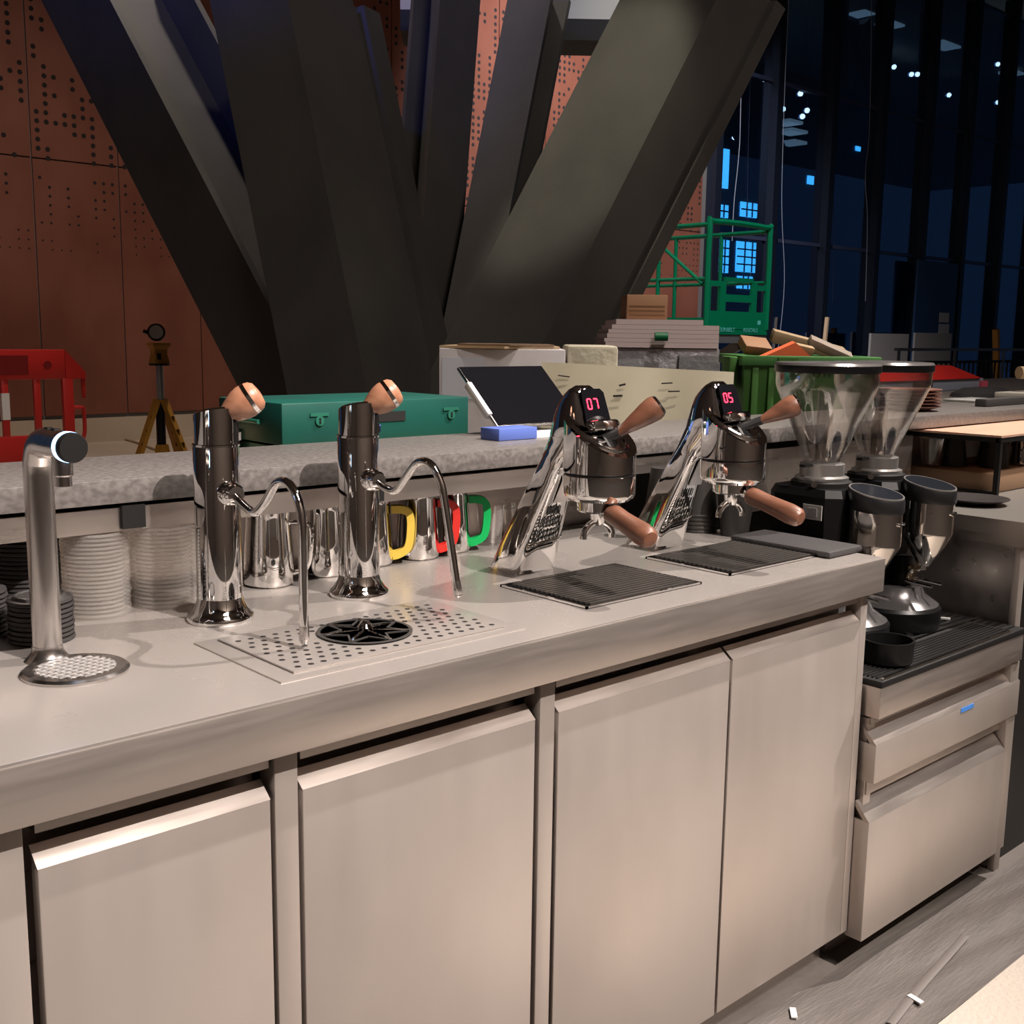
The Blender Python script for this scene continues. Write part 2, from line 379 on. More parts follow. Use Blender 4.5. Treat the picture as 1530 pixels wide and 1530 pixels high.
# ---- balustrade behind the bar (right)
Y_R = 5.0
a = Py(1340,520,Y_R); b = Py(1535,530,Y_R)
bal = thing('balustrade', 'black metal balustrade with a grey handrail behind the bar', 'railing', (a.x, Y_R, 0))
L = b.x - a.x + 3.0; zt = a.z
bx('handrail', mat('rail_grey', (.14,.15,.17), .35, .6), bal, 0, L, -.03, .03, zt-.03, zt)
bx('bottom_rail', BLACKM, bal, 0, L, -.02, .02, zt-.17, zt-.14)
n = int(L/.11)
for i in range(n+1):
    bx('baluster', BLACKM, bal, i*L/n-.008, i*L/n+.008, -.008, .008, .0, zt-.15)
for i in range(6):
    bx('post', mat('rail_grey'), bal, i*L/5-.02, i*L/5+.02, -.035, -.02, 0, zt-.02)

# ---- structural tree column: H-section members rising out of one base
def hbeam(name, label, p0, p1, u, b, h, tf=.05, tw=.05, ext=0., col=COLUMN):
    """u: flange width direction, w: direction from front flange to rear flange"""
    p0, p1 = Vector(p0), Vector(p1); n = (p1-p0).normalized(); p0 = p0 - n*(p0.z/n.z)   # stand on the floor
    u = (Vector(u) - n*Vector(u).dot(n)).normalized(); w = n.cross(u)
    if w.dot(_f) < 0: w = -w
    t = thing(name, label, 'column', p0)
    L = (p1-p0)
    def plate(nm, c0, hw, ht):   # c0 centre offset
        bm = NB(); rs = []
        for q in (Vector((0,0,0)), L):
            rs.append([q + c0 + u*(a*hw) + w*(c*ht) for a, c in ((-1,-1),(1,-1),(1,1),(-1,1))])
        rings(bm, rs); return obj(nm, bm, col, t, smooth=0)
    plate('flange', w*0, b/2, tf/2)
    plate('web', w*(h/2), tw/2, h/2)
    plate('flange', w*h, b/2, tf/2)
    return t
def udir(deg):   # horizontal-ish direction: camera right rotated about world z
    a = math.radians(deg); r = Vector((math.cos(YAW), -math.sin(YAW), 0)); f = Vector((math.sin(YAW), math.cos(YAW), 0))
    return r*math.cos(a) + f*math.sin(a)
DB = 7.0
def boxbeam(name, label, e0, e1, ur, wr, ul, wl):
    """box girder: visible edge e0-e1, right face width wr along ur, left face width wl along ul"""
    e0, e1 = Vector(e0), Vector(e1); n = (e1-e0).normalized(); e0 = e0 - n*(e0.z/n.z); L = e1-e0
    t = thing(name, label, 'column', e0)
    ur = (Vector(ur)-n*Vector(ur).dot(n)).normalized(); ul = (Vector(ul)-n*Vector(ul).dot(n)).normalized()
    def plate(nm, o, a, wa, b, wb):
        bm = NB(); rings(bm, [[q+o, q+o+a*wa, q+o+a*wa+b*wb, q+o+b*wb] for q in (Vector((0,0,0)), L)]); return obj(nm, bm, COLUMN, t, smooth=0)
    th = .05
    plate('flange', Vector((0,0,0)), ur, wr*.70, ul, th)
    plate('groove', ur*(wr*.70)+ul*.05, ur, wr*.12, ul, th)
    plate('edge_flange', ur*(wr*.82), ur, wr*.18, ul, th)
    plate('web', ul*th, ul, wl-th, ur, th)
    plate('rear_plate', ul*(wl-.001), ur, wr, ul, th)
    plate('side_plate', ur*(wr-th)+ul*th, ul, wl-th, ur, th)
    return t
hbeam('raking_column', 'dark steel raking column leaning left with blue sheen on its flange', Pd(425,600,DB), Pd(85,-60,DB+.5), udir(-38), .60, .72)
boxbeam('raking_column', 'steep dark steel column beside the left raking one, blue sheen at its top', Pd(552,600,DB-.6), Pd(418,-60,DB-.4), udir(60), .95, udir(165), .44)
boxbeam('raking_column', 'dark steel column leaning right with a lit yellowish web', Pd(772,590,DB-.5), Pd(1100,-60,DB-.3), udir(28), .46, udir(140), .72)
hbeam('raking_column', 'narrow upright dark steel column behind the V of raking ones', Pd(640,600,DB+1.1), Pd(690,-60,DB+1.2), udir(35), .34, .40)
hbeam('raking_column', 'pale lit steel column between the dark upright and the right raking one', Pd(700,470,DB+.9), Pd(800,-40,DB+1.2), udir(-20), .34, .34)
bm = NB(); lathe(bm, [(.62,0),(.60,.55),(.52,.8),(.46,.95)], 8, (0,0,0))
b0 = Pd(640, 560, DB+.35)
tag(obj('column_base', bm, COLUMN, None, smooth=0, loc=(b0.x, b0.y, 0)), 'dark faceted steel base where the raking columns meet', 'column base')
# bulkhead across the top of the V
for (x0,x1,y0,y1,d,lab) in ((598,668,14,-40,9.0,'pale bulkhead panel left of the narrow upright column'),(768,935,26,-40,8.8,'pale bulkhead panel between the lit column and the right raking column')):
    a, b = Pd(x0,y0,d), Pd(x1,y0-(0 if x0<700 else 26),d)
    t = thing('bulkhead', lab, 'bulkhead', a); v = b-a; v.z = 0
    bm = NB(); prism(bm, [(0,0,0), v, v+Vector((0,0,1.2)), (0,0,1.2)], _f*.3); obj('fascia', bm, BONE, t, smooth=0)
    bm = NB(); prism(bm, [Vector((0,0,-.16)), v+Vector((0,0,-.16)), v, (0,0,0)], _f*.3); obj('lower_edge', bm, BLACKM, t, smooth=0)

# ================================================================ FRONT COUNTER
XR = 2.035
ZC = .9
# continuous worktop with folded front
wt = thing('steel_worktop', 'long stainless steel worktop with a folded front edge', 'worktop', (0,0,0))
bx('top_sheet', ST_TOP, wt, -1.2, XR, .006, .662, ZC-.012, ZC, bev=.004)
bx('front_fascia', ST_FAS, wt, -1.2, XR, 0, .03, ZC-.070, ZC-.001, bev=.003)
bx('end_fascia', ST_FAS, wt, XR-.03, XR-.001, .03, .64, ZC-.070, ZC-.012)
# cabinets
def door(parent, x0, x1, z0, z1, y=.022, lip=.018, name='door', M=ST_FR):
    d = bx(name, M, parent, x0, x1, y, y+.02, z0, z1-lip, bev=.002)
    bm = NB()  # folded-back handle lip
    prism(bm, [(x0,y,z1-lip-.001),(x0,y+.024,z1),(x0,y+.028,z1-.004),(x0,y+.012,z1-lip-.004)], (x1-x0,0,0))
    obj('handle_lip', bm, ST_FAS, d, smooth=0)
    return d
def cabinet(label, x0, x1, doors):
    t = thing('undercounter_cabinet', label, 'cabinet', (0,0,0))
    bx('carcass', ST_BACK, t, x0, x1, .075, .58, .09, ZC-.075)
    bx('top_rail', ST_FAS, t, x0+.004, x1-.002, .03, .05, ZC-.092, ZC-.069)
    for a, b in doors:
        door(t, a, b, .092, ZC-.110)
    return t
cabinet('steel cabinet with a single door left of the narrow middle posts', .372, .655, [(.374,.650)])
cabinet('steel cabinet with one door under the perforated drip tray', .693, 1.098, [(.695,1.092)])
cabinet('wide steel cabinet with two doors under the espresso taps', 1.137, 1.995, [(1.140,1.563),(1.570,1.990)])
cabinet('steel cabinet at the far left end of the counter', -1.2, .30, [(-1.195,.298)])
for k, (x0, x1, lab) in enumerate(((.306,.362,'steel upright between the left end cabinet and the next door'),(.657,.690,'steel upright between the two single door cabinets'),(1.103,1.134,'steel upright beside the wide two door cabinet'),(1.994,2.0185,'steel upright at the right end of the counter'))):
    o = bx('steel_upright', ST_FR, None, x0, x1, .024, .06, .09, ZC-.072, bev=.002); tag(o, lab, 'post', None)
o = bx('kick_board', ST_BACK, None, -1.2, 2.018, .085, .10, 0, .0905); tag(o, 'recessed steel kick board under the long counter', 'kick board')

# ---- rear panel, rail, stone bar
bk = thing('rear_upstand', 'stainless steel upstand and rail behind the taps', 'upstand', (0,0,0))
bx('back_sheet', ST_BACK, bk, -1.2, 1.98, .665, .68, ZC-.01, 1.072)
bx('rail', ST_BACK, bk, -1.2, 1.98, .508, .52, 1.030, 1.066)
bx('soffit', ST_BACK, bk, -1.2, 1.98, .52, .665, 1.055, 1.066)
bx('flush_panel', ST_BACK, bk, 1.98, 3.08, .515, .53, ZC+.001, 1.055)
bx('return_panel', ST_BACK, bk, 3.07, 3.9, .66, .675, ZC+.001, 1.055)
for x in (.70, 1.145, -.2):
    bx('bracket', BLACKM, bk, x-.018, x+.018, .498, .509, 1.034, 1.069)
sb = thing('stone_bar', 'long bar with a grey stone top behind the taps', 'bar', (0,0,0))
bx('stone_top', STONE, sb, -1.4, 3.9, .50, .815, 1.073, 1.11, bev=.002)
bx('bar_front', mat('carcass_grey', (.14,.13,.125), .6), sb, -1.2, 3.9, .685, .78, 0, 1.073)
sb2 = thing('stone_bar', 'deep stone topped bar carrying the red case and timber offcuts', 'bar', (0,0,0))
bx('stone_top', STONE, sb2, 3.902, 7.0, .50, 1.9, 1.073, 1.11, bev=.002)
bx('bar_front', ST_BACK, sb2, 3.95, 7.0, .56, .58, 0, 1.073)
bx('carcass', mat('carcass_grey', (.14,.13,.125), .6), sb2, 3.95, 6.95, .58, 1.8, 0, 1.073)

# ================================================================ TAPS
# ---- water tap
c = Pz(113, 1003, ZC); cb = Pz(72, 985, ZC)
t = thing('water_tap', 'brushed steel water tap with a blue lit ring and black end cap', 'tap', (cb.x, cb.y, ZC))
dx, dy = c.x-cb.x, c.y-cb.y
bm = NB()
tube(bm, [(0,0,.0),(0,0,.14),(0,0,.245),(0,-.004,.268),(0,-.014,.284),(0,-.034,.290),(0,-.060,.290),(0,-.107,.290)], .0185, 28, 3)
obj('body', bm, SATIN, t)
bm = NB(); lathe(bm, [(.0189,-.004),(.0189,.007)], 28, (0,-.107,.290), axis=(0,-1,0)); obj('light_ring', bm, BLUELED, t)
bm = NB(); lathe(bm, [(.0185,0),(.0185,.008),(.017,.0115)], 28, (0,-.113,.290), axis=(0,-1,0)); obj('end_cap', bm, BLACKM, t)
bm = NB(); lathe(bm, [(.0125,0),(.0125,-.022),(.0105,-.024),(.0105,-.036)], 20, (0,-.085,.276)); obj('outlet', bm, SATIN, t)
for k in range(2): bx('button', BLACKM, t, -.004, .004, -.052-.022*k, -.040-.022*k, .3075, .3095)
bm = NB(); lathe(bm, [(.030,0),(.026,.004),(.020,.012),(.0195,.02)], 28, (0,0,0)); obj('collar', bm, SATIN, t)
bm = NB(); lathe(bm, [(.066,-.001),(.066,.003),(.062,.006),(.050,.006),(.049,.002)], 40, (dx,dy,0)); obj('drain_plate', bm, SATIN, t)
bm = NB(); lathe(bm, [(.048,.0025),(.048,.0032)], 36, (dx,dy,0)); obj('drain_well', bm, mat('drain_dark', (.30,.28,.27), .4, .7), t)
for k in range(-4, 5):
    for a in (0, 1):
        h = math.sqrt(max(.048**2-(k*.0105)**2, 1e-6)); bm = NB()
        p, q = ((-h,k*.0105),(h,k*.0105)) if a else ((k*.0105,-h),(k*.0105,h))
        rot = Matrix.Rotation(.35, 2)
        p, q = rot @ Vector(p), rot @ Vector(q)
        bar(bm, (dx+p.x,dy+p.y,.0048+a*.001), (dx+q.x,dy+q.y,.0048+a*.001), .0035, .002); obj('grate_bar', bm, mat('grate_steel', (.85,.82,.80), .25, .7), t)

# ---- steam taps
def steam_tap(label, loc, wand, rz=0.):
    t = thing('steam_tap', label, 'tap', loc, rz, None)
    bm = NB(); lathe(bm, [(.049,0),(.050,.004),(.048,.010),(.043,.014),(.036,.026),(.0335,.036)], 40); obj('base_flange', bm, CHROME, t)
    bm = NB(); lathe(bm, [(.0345,.036),(.0337,.06),(.0337,.262),(.0325,.266)], 40); obj('body', bm, CHROME, t)
    # cap with slanted top
    bm = NB(); n = 40
    rings(bm, [[Vector(((.0315)*math.cos(2*PI*j/n), (.0315)*math.sin(2*PI*j/n), .267)) for j in range(n)],
               [Vector(((.0315)*math.cos(2*PI*j/n), (.0315)*math.sin(2*PI*j/n), .312-.25*(.0315)*math.sin(2*PI*j/n)*-1*-1)) for j in range(n)],
               [Vector((.027*math.cos(2*PI*j/n), .027*math.sin(2*PI*j/n), .3155-.25*.027*math.sin(2*PI*j/n))) for j in range(n)]])
    obj('cap', bm, CHROME, t)
    bm = NB(); lathe(bm, [(.0345,.2635),(.0345,.2665)], 40); obj('seam_ring', bm, CHROME, t)
    bm = NB(); box(bm, -.007, .007, -.0335, -.020, .268, .308, M=Matrix.Rotation(.75, 4, 'Z')); obj('lever_slot', bm, BLACKM, t)
    bm = NB(); box(bm, -.0055, .0055, -.0365, -.030, .272, .284, M=Matrix.Rotation(.75, 4, 'Z')); obj('latch', bm, CHROME, t)
    # wooden lever
    a, b = Vector((.004,-.008,.304)), Vector((.050,-.036,.340)); d = (b-a); L = d.length; d.normalize()
    bm = NB(); lathe(bm, [(.007,0),(.0125,L*.14),(.0185,L*.32),(.0235,L*.52),(.0252,L*.68),(.0245,L*.78)], 28, a, axis=d); lv = obj('lever', bm, OAK, t)
    bm = NB(); lathe(bm, [(.0249,L*.77),(.0243,L*.86)], 28, a, axis=d); obj('lever_ring', bm, CHROME, lv)
    bm = NB(); lathe(bm, [(.0241,L*.86),(.0222,L*.96),(.017,L*1.04),(.006,L*1.07)], 28, a, axis=d); obj('lever_end', bm, OAK, lv)
    bm = NB(); lathe(bm, [(.006,-.010),(.0075,.006)], 16, a, axis=d); obj('lever_neck', bm, CHROME, lv)
    # ball joint + wand
    bm = NB(); bmesh.ops.create_uvsphere(bm, u_segments=24, v_segments=14, radius=.0185, matrix=Matrix.Translation((0,-.036,.197))); obj('ball_joint', bm, CHROME, t)
    bm = NB(); lathe(bm, [(.015,0),(.0155,.006),(.013,.010)], 24, (0,-.048,.197), axis=(0,-1,-.1)); obj('joint_collar', bm, CHROME, t)
    bm = NB(); tube(bm, wand, .0062, 14, 7); obj('wand', bm, CHROME, t)
    p, q = Vector(wand[-1]), Vector(wand[-2]); d = (p-q).normalized()
    bm = NB(); lathe(bm, [(.0066,-.022),(.0070,-.012),(.0066,-.002),(.004,.003)], 16, p, axis=d); obj('wand_tip', bm, SATIN, t)
    return t
t1 = Pz(330, 925, ZC); t2 = Pz(537, 888, ZC)
steam_tap('chrome steam tap with wooden lever, its wand straight down to the drip tray', (t1.x, t1.y, ZC),
  [(0,-.052,.195),(0,-.085,.182),(0,-.112,.178),(0,-.140,.196),(0,-.172,.226),(0,-.205,.228),(0,-.228,.205),(0,-.236,.172),(0,-.236,.09),(0,-.236,.016)])
steam_tap('chrome steam tap with wooden lever, its wand tilted out beside the pitchers', (t2.x, t2.y, ZC),
  [(0,-.052,.195),(0,-.080,.186),(0,-.105,.188),(0,-.135,.215),(0,-.160,.236),(0,-.190,.237),(.004,-.210,.212),(.006,-.218,.180),(.012,-.230,.10),(.016,-.239,.040)])

# ---- perforated drip tray with rinser
t = thing('drip_tray', 'perforated steel drip tray with a round pitcher rinser', 'drip tray', (.895, .174, ZC))
hx, hy = .207, .117
bx('flange', ST_TOP, t, -hx, hx, -hy, hy, -.002, .0022, bev=.001)
pl = bx('perforated_plate', ST_TOP, t, -hx+.030, hx-.022, -hy+.020, hy-.012, .0022, .0055, bev=.0015)
bm = NB(); k = 0
for iy in range(9):
    for ix in range(18):
        x = -hx+.045 + ix*.0195 + (.0098 if iy % 2 else 0); y = -hy+.034 + iy*.0195
        if x > hx-.034 or (x+.0)**2 + (y-0)**2 < .076**2: continue
        vs = [bm.verts.new((x+.0044*math.cos(a*PI/4), y+.0044*math.sin(a*PI/4), .0058)) for a in range(8)]; bm.faces.new(vs)
h = obj('drain_holes', bm, HOLE, pl, smooth=0); h['kind'] = 'stuff'
rn = NB(); lathe(rn, [(.068,.0056),(.068,.0068),(.066,.0072)], 44); rn = obj('rinser_well', rn, BLACKP, t)
bm = NB(); lathe(bm, [(.066,.0072),(.0685,.0078),(.0685,.0088),(.0635,.0088),(.0635,.0072)], 44); obj('rinser_ring', bm, mat('rinser_dark', (.20,.19,.185), .3, .8), rn)
for k in range(7):
    a = k*2*PI/7+.2; bm = NB(); bar(bm, (.012*math.cos(a),.012*math.sin(a),.009), (.064*math.cos(a),.064*math.sin(a),.009), .005, .003); obj('spoke', bm, CHROME, rn)
for k in range(7):
    a, b_ = k*2*PI/7+.2, (k+1)*2*PI/7+.2; bm = NB(); m_ = (a+b_)/2
    bar(bm, (.064*math.cos(a),.064*math.sin(a),.0085), (.034*math.cos(m_),.034*math.sin(m_),.0085), .003, .002)
    bar(bm, (.064*math.cos(b_),.064*math.sin(b_),.0085), (.034*math.cos(m_),.034*math.sin(m_),.0085), .003, .002); obj('star_rib', bm, mat('rinser_dark'), rn)
bm = NB(); lathe(bm, [(.012,.0075),(.012,.014),(.009,.018),(.006,.022),(.002,.0235)], 20); obj('rinser_nozzle', bm, CHROME, rn)

# ---- slatted espresso drip trays
def slat_tray(label, cx, cy, hx, hy, M):
    t = thing('slatted_drip_tray', label, 'drip tray', (cx, cy, ZC))
    bx('well_shade', BLACKP, t, -hx, hx, -hy, hy, -.001, .0012)  # black sheet put in for the shade of a deeper recess
    for a in ((-hx,hx,-hy,-hy+.004),(-hx,hx,hy-.004,hy),(-hx,-hx+.004,-hy,hy),(hx-.004,hx,-hy,hy)):
        bx('rim', CHROME, t, *a, .0008, .0042)
    n = 17
    for i in range(n):
        y = -hy+.012 + (2*hy-.024)*i/(n-1)
        bx('slat', M, t, -hx+.018, hx-.008, y-.0032, y+.0032, .0022, .0058)
    for i in range(5):
        x = -hx+.03 + (2*hx-.05)*i/4; bx('cross_bar', M, t, x-.002, x+.002, -hy+.008, hy-.008, .0012, .0026)
    return t
SLAT = mat('slat_dark_steel', (.34,.31,.29), .28, .9)
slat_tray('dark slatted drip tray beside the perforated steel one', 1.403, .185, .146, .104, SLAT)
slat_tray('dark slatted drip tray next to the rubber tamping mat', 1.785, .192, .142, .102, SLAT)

# ---- espresso taps
def seg7(ch):
    return {'0':'abcdef','5':'afgcd','7':'abc'}[ch]
def espresso_tap(label, loc, digits, pf, lever):
    t = thing('espresso_tap', label, 'espresso tap', loc)
    prof = [(0,-.045,.045,.100,.16),(.05,-.020,.060,.094,.2),(.10,.006,.079,.083,.25),(.15,.032,.098,.071,.3),(.185,.050,.112,.062,.4),
            (.208,.062,.130,.058,.6),(.228,.071,.160,.060,.75),(.250,.080,.188,.064,.8),(.272,.089,.186,.068,.8),(.295,.098,.178,.066,.7),(.312,.107,.172,.062,.6),(.326,.118,.167,.058,.6),(.338,.130,.162,.052,.7),(.346,.140,.154,.030,1.)]
    # interpolate
    def cr(z):
        for i in range(len(prof)-1):
            if prof[i][0] <= z <= prof[i+1][0]:
                k = (z-prof[i][0])/(prof[i+1][0]-prof[i][0]); return [prof[i][j]+(prof[i+1][j]-prof[i][j])*k for j in range(5)]
        return list(prof[-1])
    def ringat(z, n=36, grow=0.):
        _, sb_, sf_, w, e = cr(z); cs = (sb_+sf_)/2; hs = (sf_-sb_)/2+grow; hw = w/2+grow; out = []
        ex = .22 + .78*min(max(e,0),1)
        for j in range(n):
            a = 2*PI*j/n + PI/n; ca, sa = math.cos(a), math.sin(a)
            X = hw*math.copysign(abs(ca)**ex, ca); Sx = hs*math.copysign(abs(sa)**ex, sa)
            out.append(Vector((X, -(cs+Sx), z)))
        return out
    zs1 = [0,.012,.025,.05,.075,.10,.125,.15,.17,.185,.197]
    bm = NB(); rings(bm, [ringat(z) for z in zs1]); obj('leg', bm, CHROME, t)
    zs2 = [.197,.208,.218,.228,.24,.25,.2625,.275,.285,.295,.304,.312,.319,.326,.332,.338,.342,.346]
    bm = NB(); rings(bm, [ringat(z, grow=.0008) for z in zs2]); obj('neck', bm, CHROME, t, smooth=60)
    # rear cover on the hump's left cheek
    def cover(nm, z0, z1, j0, j1, M, g=.0016):
        bm = NB(); N = 9; rows = []
        for i in range(N+1):
            z = z0+(z1-z0)*i/N; k = abs(2*i/N-1)**4; r_ = ringat(z, grow=g); jj = [j0+k*1.2+(j1-j0-2.4*k)*q/10 for q in range(11)]
            row = []
            for q in jj:
                a_, f_ = int(q), q-int(q); row.append(bm.verts.new(r_[a_ % 36].lerp(r_[(a_+1) % 36], f_)))
            rows.append(row)
        for i in range(N):
            for q in range(10): bm.faces.new((rows[i][q], rows[i][q+1], rows[i+1][q+1], rows[i+1][q]))
        bmesh.ops.recalc_face_normals(bm, faces=bm.faces); bmesh.ops.solidify(bm, geom=bm.faces[:], thickness=.0012)
        return obj(nm, bm, M, t, smooth=60)
    cover('cheek_cover', .258, .340, 14.5, 24.5, CHROME); cover('lower_cheek', .218, .256, 14.5, 22.5, CHROME)
    # front grille on the leg
    def front(z, x, out=.0015): return Vector((x, -(cr(z)[2]+out), z))
    bm = NB()
    for row, (za, zb) in enumerate(((.062,.084),(.088,.108),(.112,.128))):
        nsl = 9-2*row; wz = .036-.011*row
        for k in range(nsl):
            x = -wz+2*wz*k/(nsl-1) - .004; wv = .0013
            prism(bm, [front(za,x-wv),front(za,x+wv),front(zb,x+wv+.003*0-.001*row),front(zb,x-wv-.001*row)], (0,-.0006,0))
    obj('grille', bm, BLACKM, t, smooth=0)
    bm = NB(); tube(bm, [front(.050,-.044),front(.056,-.02),front(.060,.01),front(.066,.034)], .0022, 8, 4); obj('grille_trim', bm, CHROME, t)
    bm = NB(); prism(bm, [front(.135,-.012),front(.135,.028),front(.17,.026),front(.19,.02),front(.19,-.008)], (0,-.0015,0)); obj('front_plate', bm, SATIN, t, smooth=0)
    # display on the slanted face
    d0, d1 = Vector((0,-.1872,.272)), Vector((0,-.1655,.3395)); up = (d1-d0); Lh = up.length; up.normalize(); nr = Vector((0,-up.z,up.y)); nr = -nr if nr.y > 0 else nr
    base = d0 + nr*.001
    bm = NB(); prism(bm, [base+Vector((-.031,0,0)), base+Vector((.031,0,0)), base+Vector((.026,0,0))+up*Lh*.90, base+Vector((.018,0,0))+up*Lh, base+Vector((-.022,0,0))+up*Lh, base+Vector((-.029,0,0))+up*Lh*.92], nr*.0045)
    disp = obj('display', bm, BLACKG, t, smooth=0)
    bm = NB(); dw, dh, th = .0092, .0175, .0020
    for k, ch in enumerate(digits):
        ox = -.0165+.0158*k; oz = Lh*.55
        for s_ in seg7(ch):
            a, b = {'a':((0,dh),(dw,dh)),'b':((dw,dh/2),(dw,dh)),'c':((dw,0),(dw,dh/2)),'d':((0,0),(dw,0)),'e':((0,0),(0,dh/2)),'f':((0,dh/2),(0,dh)),'g':((0,dh/2),(dw,dh/2))}[s_]
            P = lambda q: base + nr*.0047 + Vector((ox+q[0]-.003,0,0)) + up*(oz+q[1]-dh*.2)
            A, B = P(a), P(b); dd = (B-A).normalized(); pp = dd.cross(nr)
            A = A + dd*.0006; B = B - dd*.0006
            prism(bm, [A-pp*th/2, B-pp*th/2, B+pp*th/2, A+pp*th/2], nr*.0006)
    obj('digits', bm, LED, disp, smooth=0)
    # group head
    H = Vector((0,-.192,0))
    bm = NB(); lathe(bm, [(.040,.150),(.053,.152),(.0555,.156),(.060,.157),(.0625,.161),(.063,.166),(.063,.195),(.0615,.1965)], 48, H); obj('lower_head', bm, CHROME, t)
    bm = NB(); lathe(bm, [(.0605,.1955),(.0605,.200)], 48, H); obj('head_seam', bm, BLACKM, t)
    bm = NB(); lathe(bm, [(.0615,.1995),(.063,.201),(.063,.30)], 48, H)
    geo = bm.verts[:]+bm.edges[:]+bm.faces[:]
    r = bmesh.ops.bisect_plane(bm, geom=geo, plane_co=H+Vector((0,.028,.285)), plane_no=Vector((0,-.52,.85)).normalized(), clear_outer=True)
    ed = [e for e in r['geom_cut'] if isinstance(e, bmesh.types.BMEdge)]
    bmesh.ops.edgenet_fill(bm, edges=ed)
    obj('upper_head', bm, CHROME, t, smooth=30)
    # raised horseshoe rim on the cut face
    co = H+Vector((0,.028,.286)); pn = Vector((0,-.52,.85)).normalized(); pu = Vector((0,-.85,-.52)).normalized()
    bm = NB(); tube(bm, [co+Vector((-.046,0,0))+pu*.012, co+Vector((-.044,0,0))+pu*.045, co+Vector((-.025,0,0))+pu*.078, co+pu*.088, co+Vector((.025,0,0))+pu*.078, co+Vector((.044,0,0))+pu*.045, co+Vector((.046,0,0))+pu*.012], .0042, 10, 5); obj('horseshoe_rim', bm, CHROME, t)
    bm = NB(); box(bm, -.030, .030, -.208, -.186, .272, .290, bev=.005); obj('cross_bar', bm, CHROME, t)
    bm = NB(); cyl(bm, (-.034,-.197,.281), (.034,-.197,.281), .008, n=18); obj('pivot_pin', bm, CHROME, t)
    # lever
    a, b = lever; a, b = Vector(a), Vector(b); d = b-a; L = d.length; d.normalize()
    bm = NB(); tube(bm, [(0,-.196,.256), a*.5+Vector((0,-.196,.256))*.5, a+d*.004], .0085, 10, 3); obj('lever_link', bm, BLACKM, t)
    bm = NB(); lathe(bm, [(.008,0),(.0115,L*.15),(.0175,L*.40),(.0235,L*.68),(.0255,L*.84),(.0235,L*.93)], 24, a, axis=d, sy=.85); lv = obj('lever', bm, WALNUT, t)
    bm = NB(); lathe(bm, [(.0236,L*.92),(.020,L*.985),(.010,L*1.0)], 24, a, axis=d, sy=.85); obj('lever_cap', bm, CHROME, lv)
    # portafilter
    bm = NB(); lathe(bm, [(.010,.108),(.013,.116),(.015,.130),(.034,.131),(.037,.134),(.0375,.151),(.036,.152)], 36, H); pf_ = obj('portafilter', bm, CHROME, t)
    bm = NB(); tube(bm, [H+Vector(q) for q in ((-.0275,.0077,.084),(-.0255,.007,.097),(-.014,.004,.109),(0,0,.113),(.014,-.004,.109),(.0255,-.007,.097),(.0275,-.0077,.084))], .0063, 12, 4); obj('twin_spout', bm, CHROME, pf_)
    c0 = H+Vector((0,0,.143)); v = Vector(pf); Lp = v.length; d = v.normalized()
    bm = NB(); lathe(bm, [(.0095,.030),(.0095,Lp*.25),(.012,Lp*.27)], 16, c0, axis=d); obj('handle_neck', bm, CHROME, pf_)
    bm = NB(); lathe(bm, [(.012,Lp*.25),(.0168,Lp*.27),(.0178,Lp*.34),(.0168,Lp*.48),(.0178,Lp*.66),(.0195,Lp*.84),(.0178,Lp*.95),(.0125,Lp*.99),(.004,Lp)], 26, c0, axis=d); obj('handle', bm, WALNUT, pf_)
    return t
espresso_tap('chrome espresso tap with wooden handles nearest the colour coded pitchers', (1.397, .385, ZC), '07', (-.045,-.160,-.034), ((.020,-.214,.266),(.074,-.262,.318)))
espresso_tap('chrome espresso tap with wooden handles beside the tamping mat and cup', (1.775, .385, ZC), '05', (-.005,-.165,-.042), ((.034,-.226,.272),(.088,-.276,.308)))

# ---- black tamping mat, cup, black cup stack
t = Pz(1210, 815, ZC)
bm = NB(); a, b, c_, d_ = Pz(1115,807,ZC), Pz(1240,832,ZC), Pz(1306,822,ZC), Pz(1165,796,ZC)
bm = NB(); box(bm, -.062, .062, -.122, .122, 0, .014, bev=.006); o = obj('tamping_mat', bm, RUBBER, None, loc=(1.988, .182, ZC+.0006), rz=.0); tag(o, 'dark grey rubber tamping mat at the counter end', 'mat')
def cup(label, loc, h=.118, rb=.030, rt=.043, inv=False, group=None):
    t = thing('paper_cup', label, 'cup', loc, 0, group)
    bm = NB()
    if not inv:
        lathe(bm, [(rb-.003,.004),(rb,0),(rt,h-.003)], 32, cap=False); lathe(bm, [(rb-.002,.006),(rt-.0015,h-.003)], 32, cap=False)
        bm2 = NB(); lathe(bm2, [(rb-.0005,.005),(rb-.0005,.006)], 32); obj('cup_base', bm2, BLACKM, t)
        obj('cup_wall', bm, mat('black_cup', (.022,.019,.017), .5), t)
        bm = NB(); rings(bm, [[Vector(((rt+.0016*math.cos(k*PI/3))*math.cos(2*PI*j/32), (rt+.0016*math.cos(k*PI/3))*math.sin(2*PI*j/32), h-.002+.0016*math.sin(k*PI/3))) for j in range(32)] for k in range(6)], closed=True); obj('rim', bm, WHITE, t)
    else:
        lathe(bm, [(rt,0),(rt,.004),(rt-.001,.005),(rb,h),(.0001,h),(.0001,h-.0008),(rb-.0007,h-.0008),(rt-.0017,.005),(rt-.0012,0),(rt,0)], 32, cap=False); obj('cup_wall', bm, mat('black_cup'), t)
    return t
cu = Pz(1100, 798, ZC); cup('black paper cup with a white rim beside the tamping mat', (2.0, cu.y-.005, ZC))
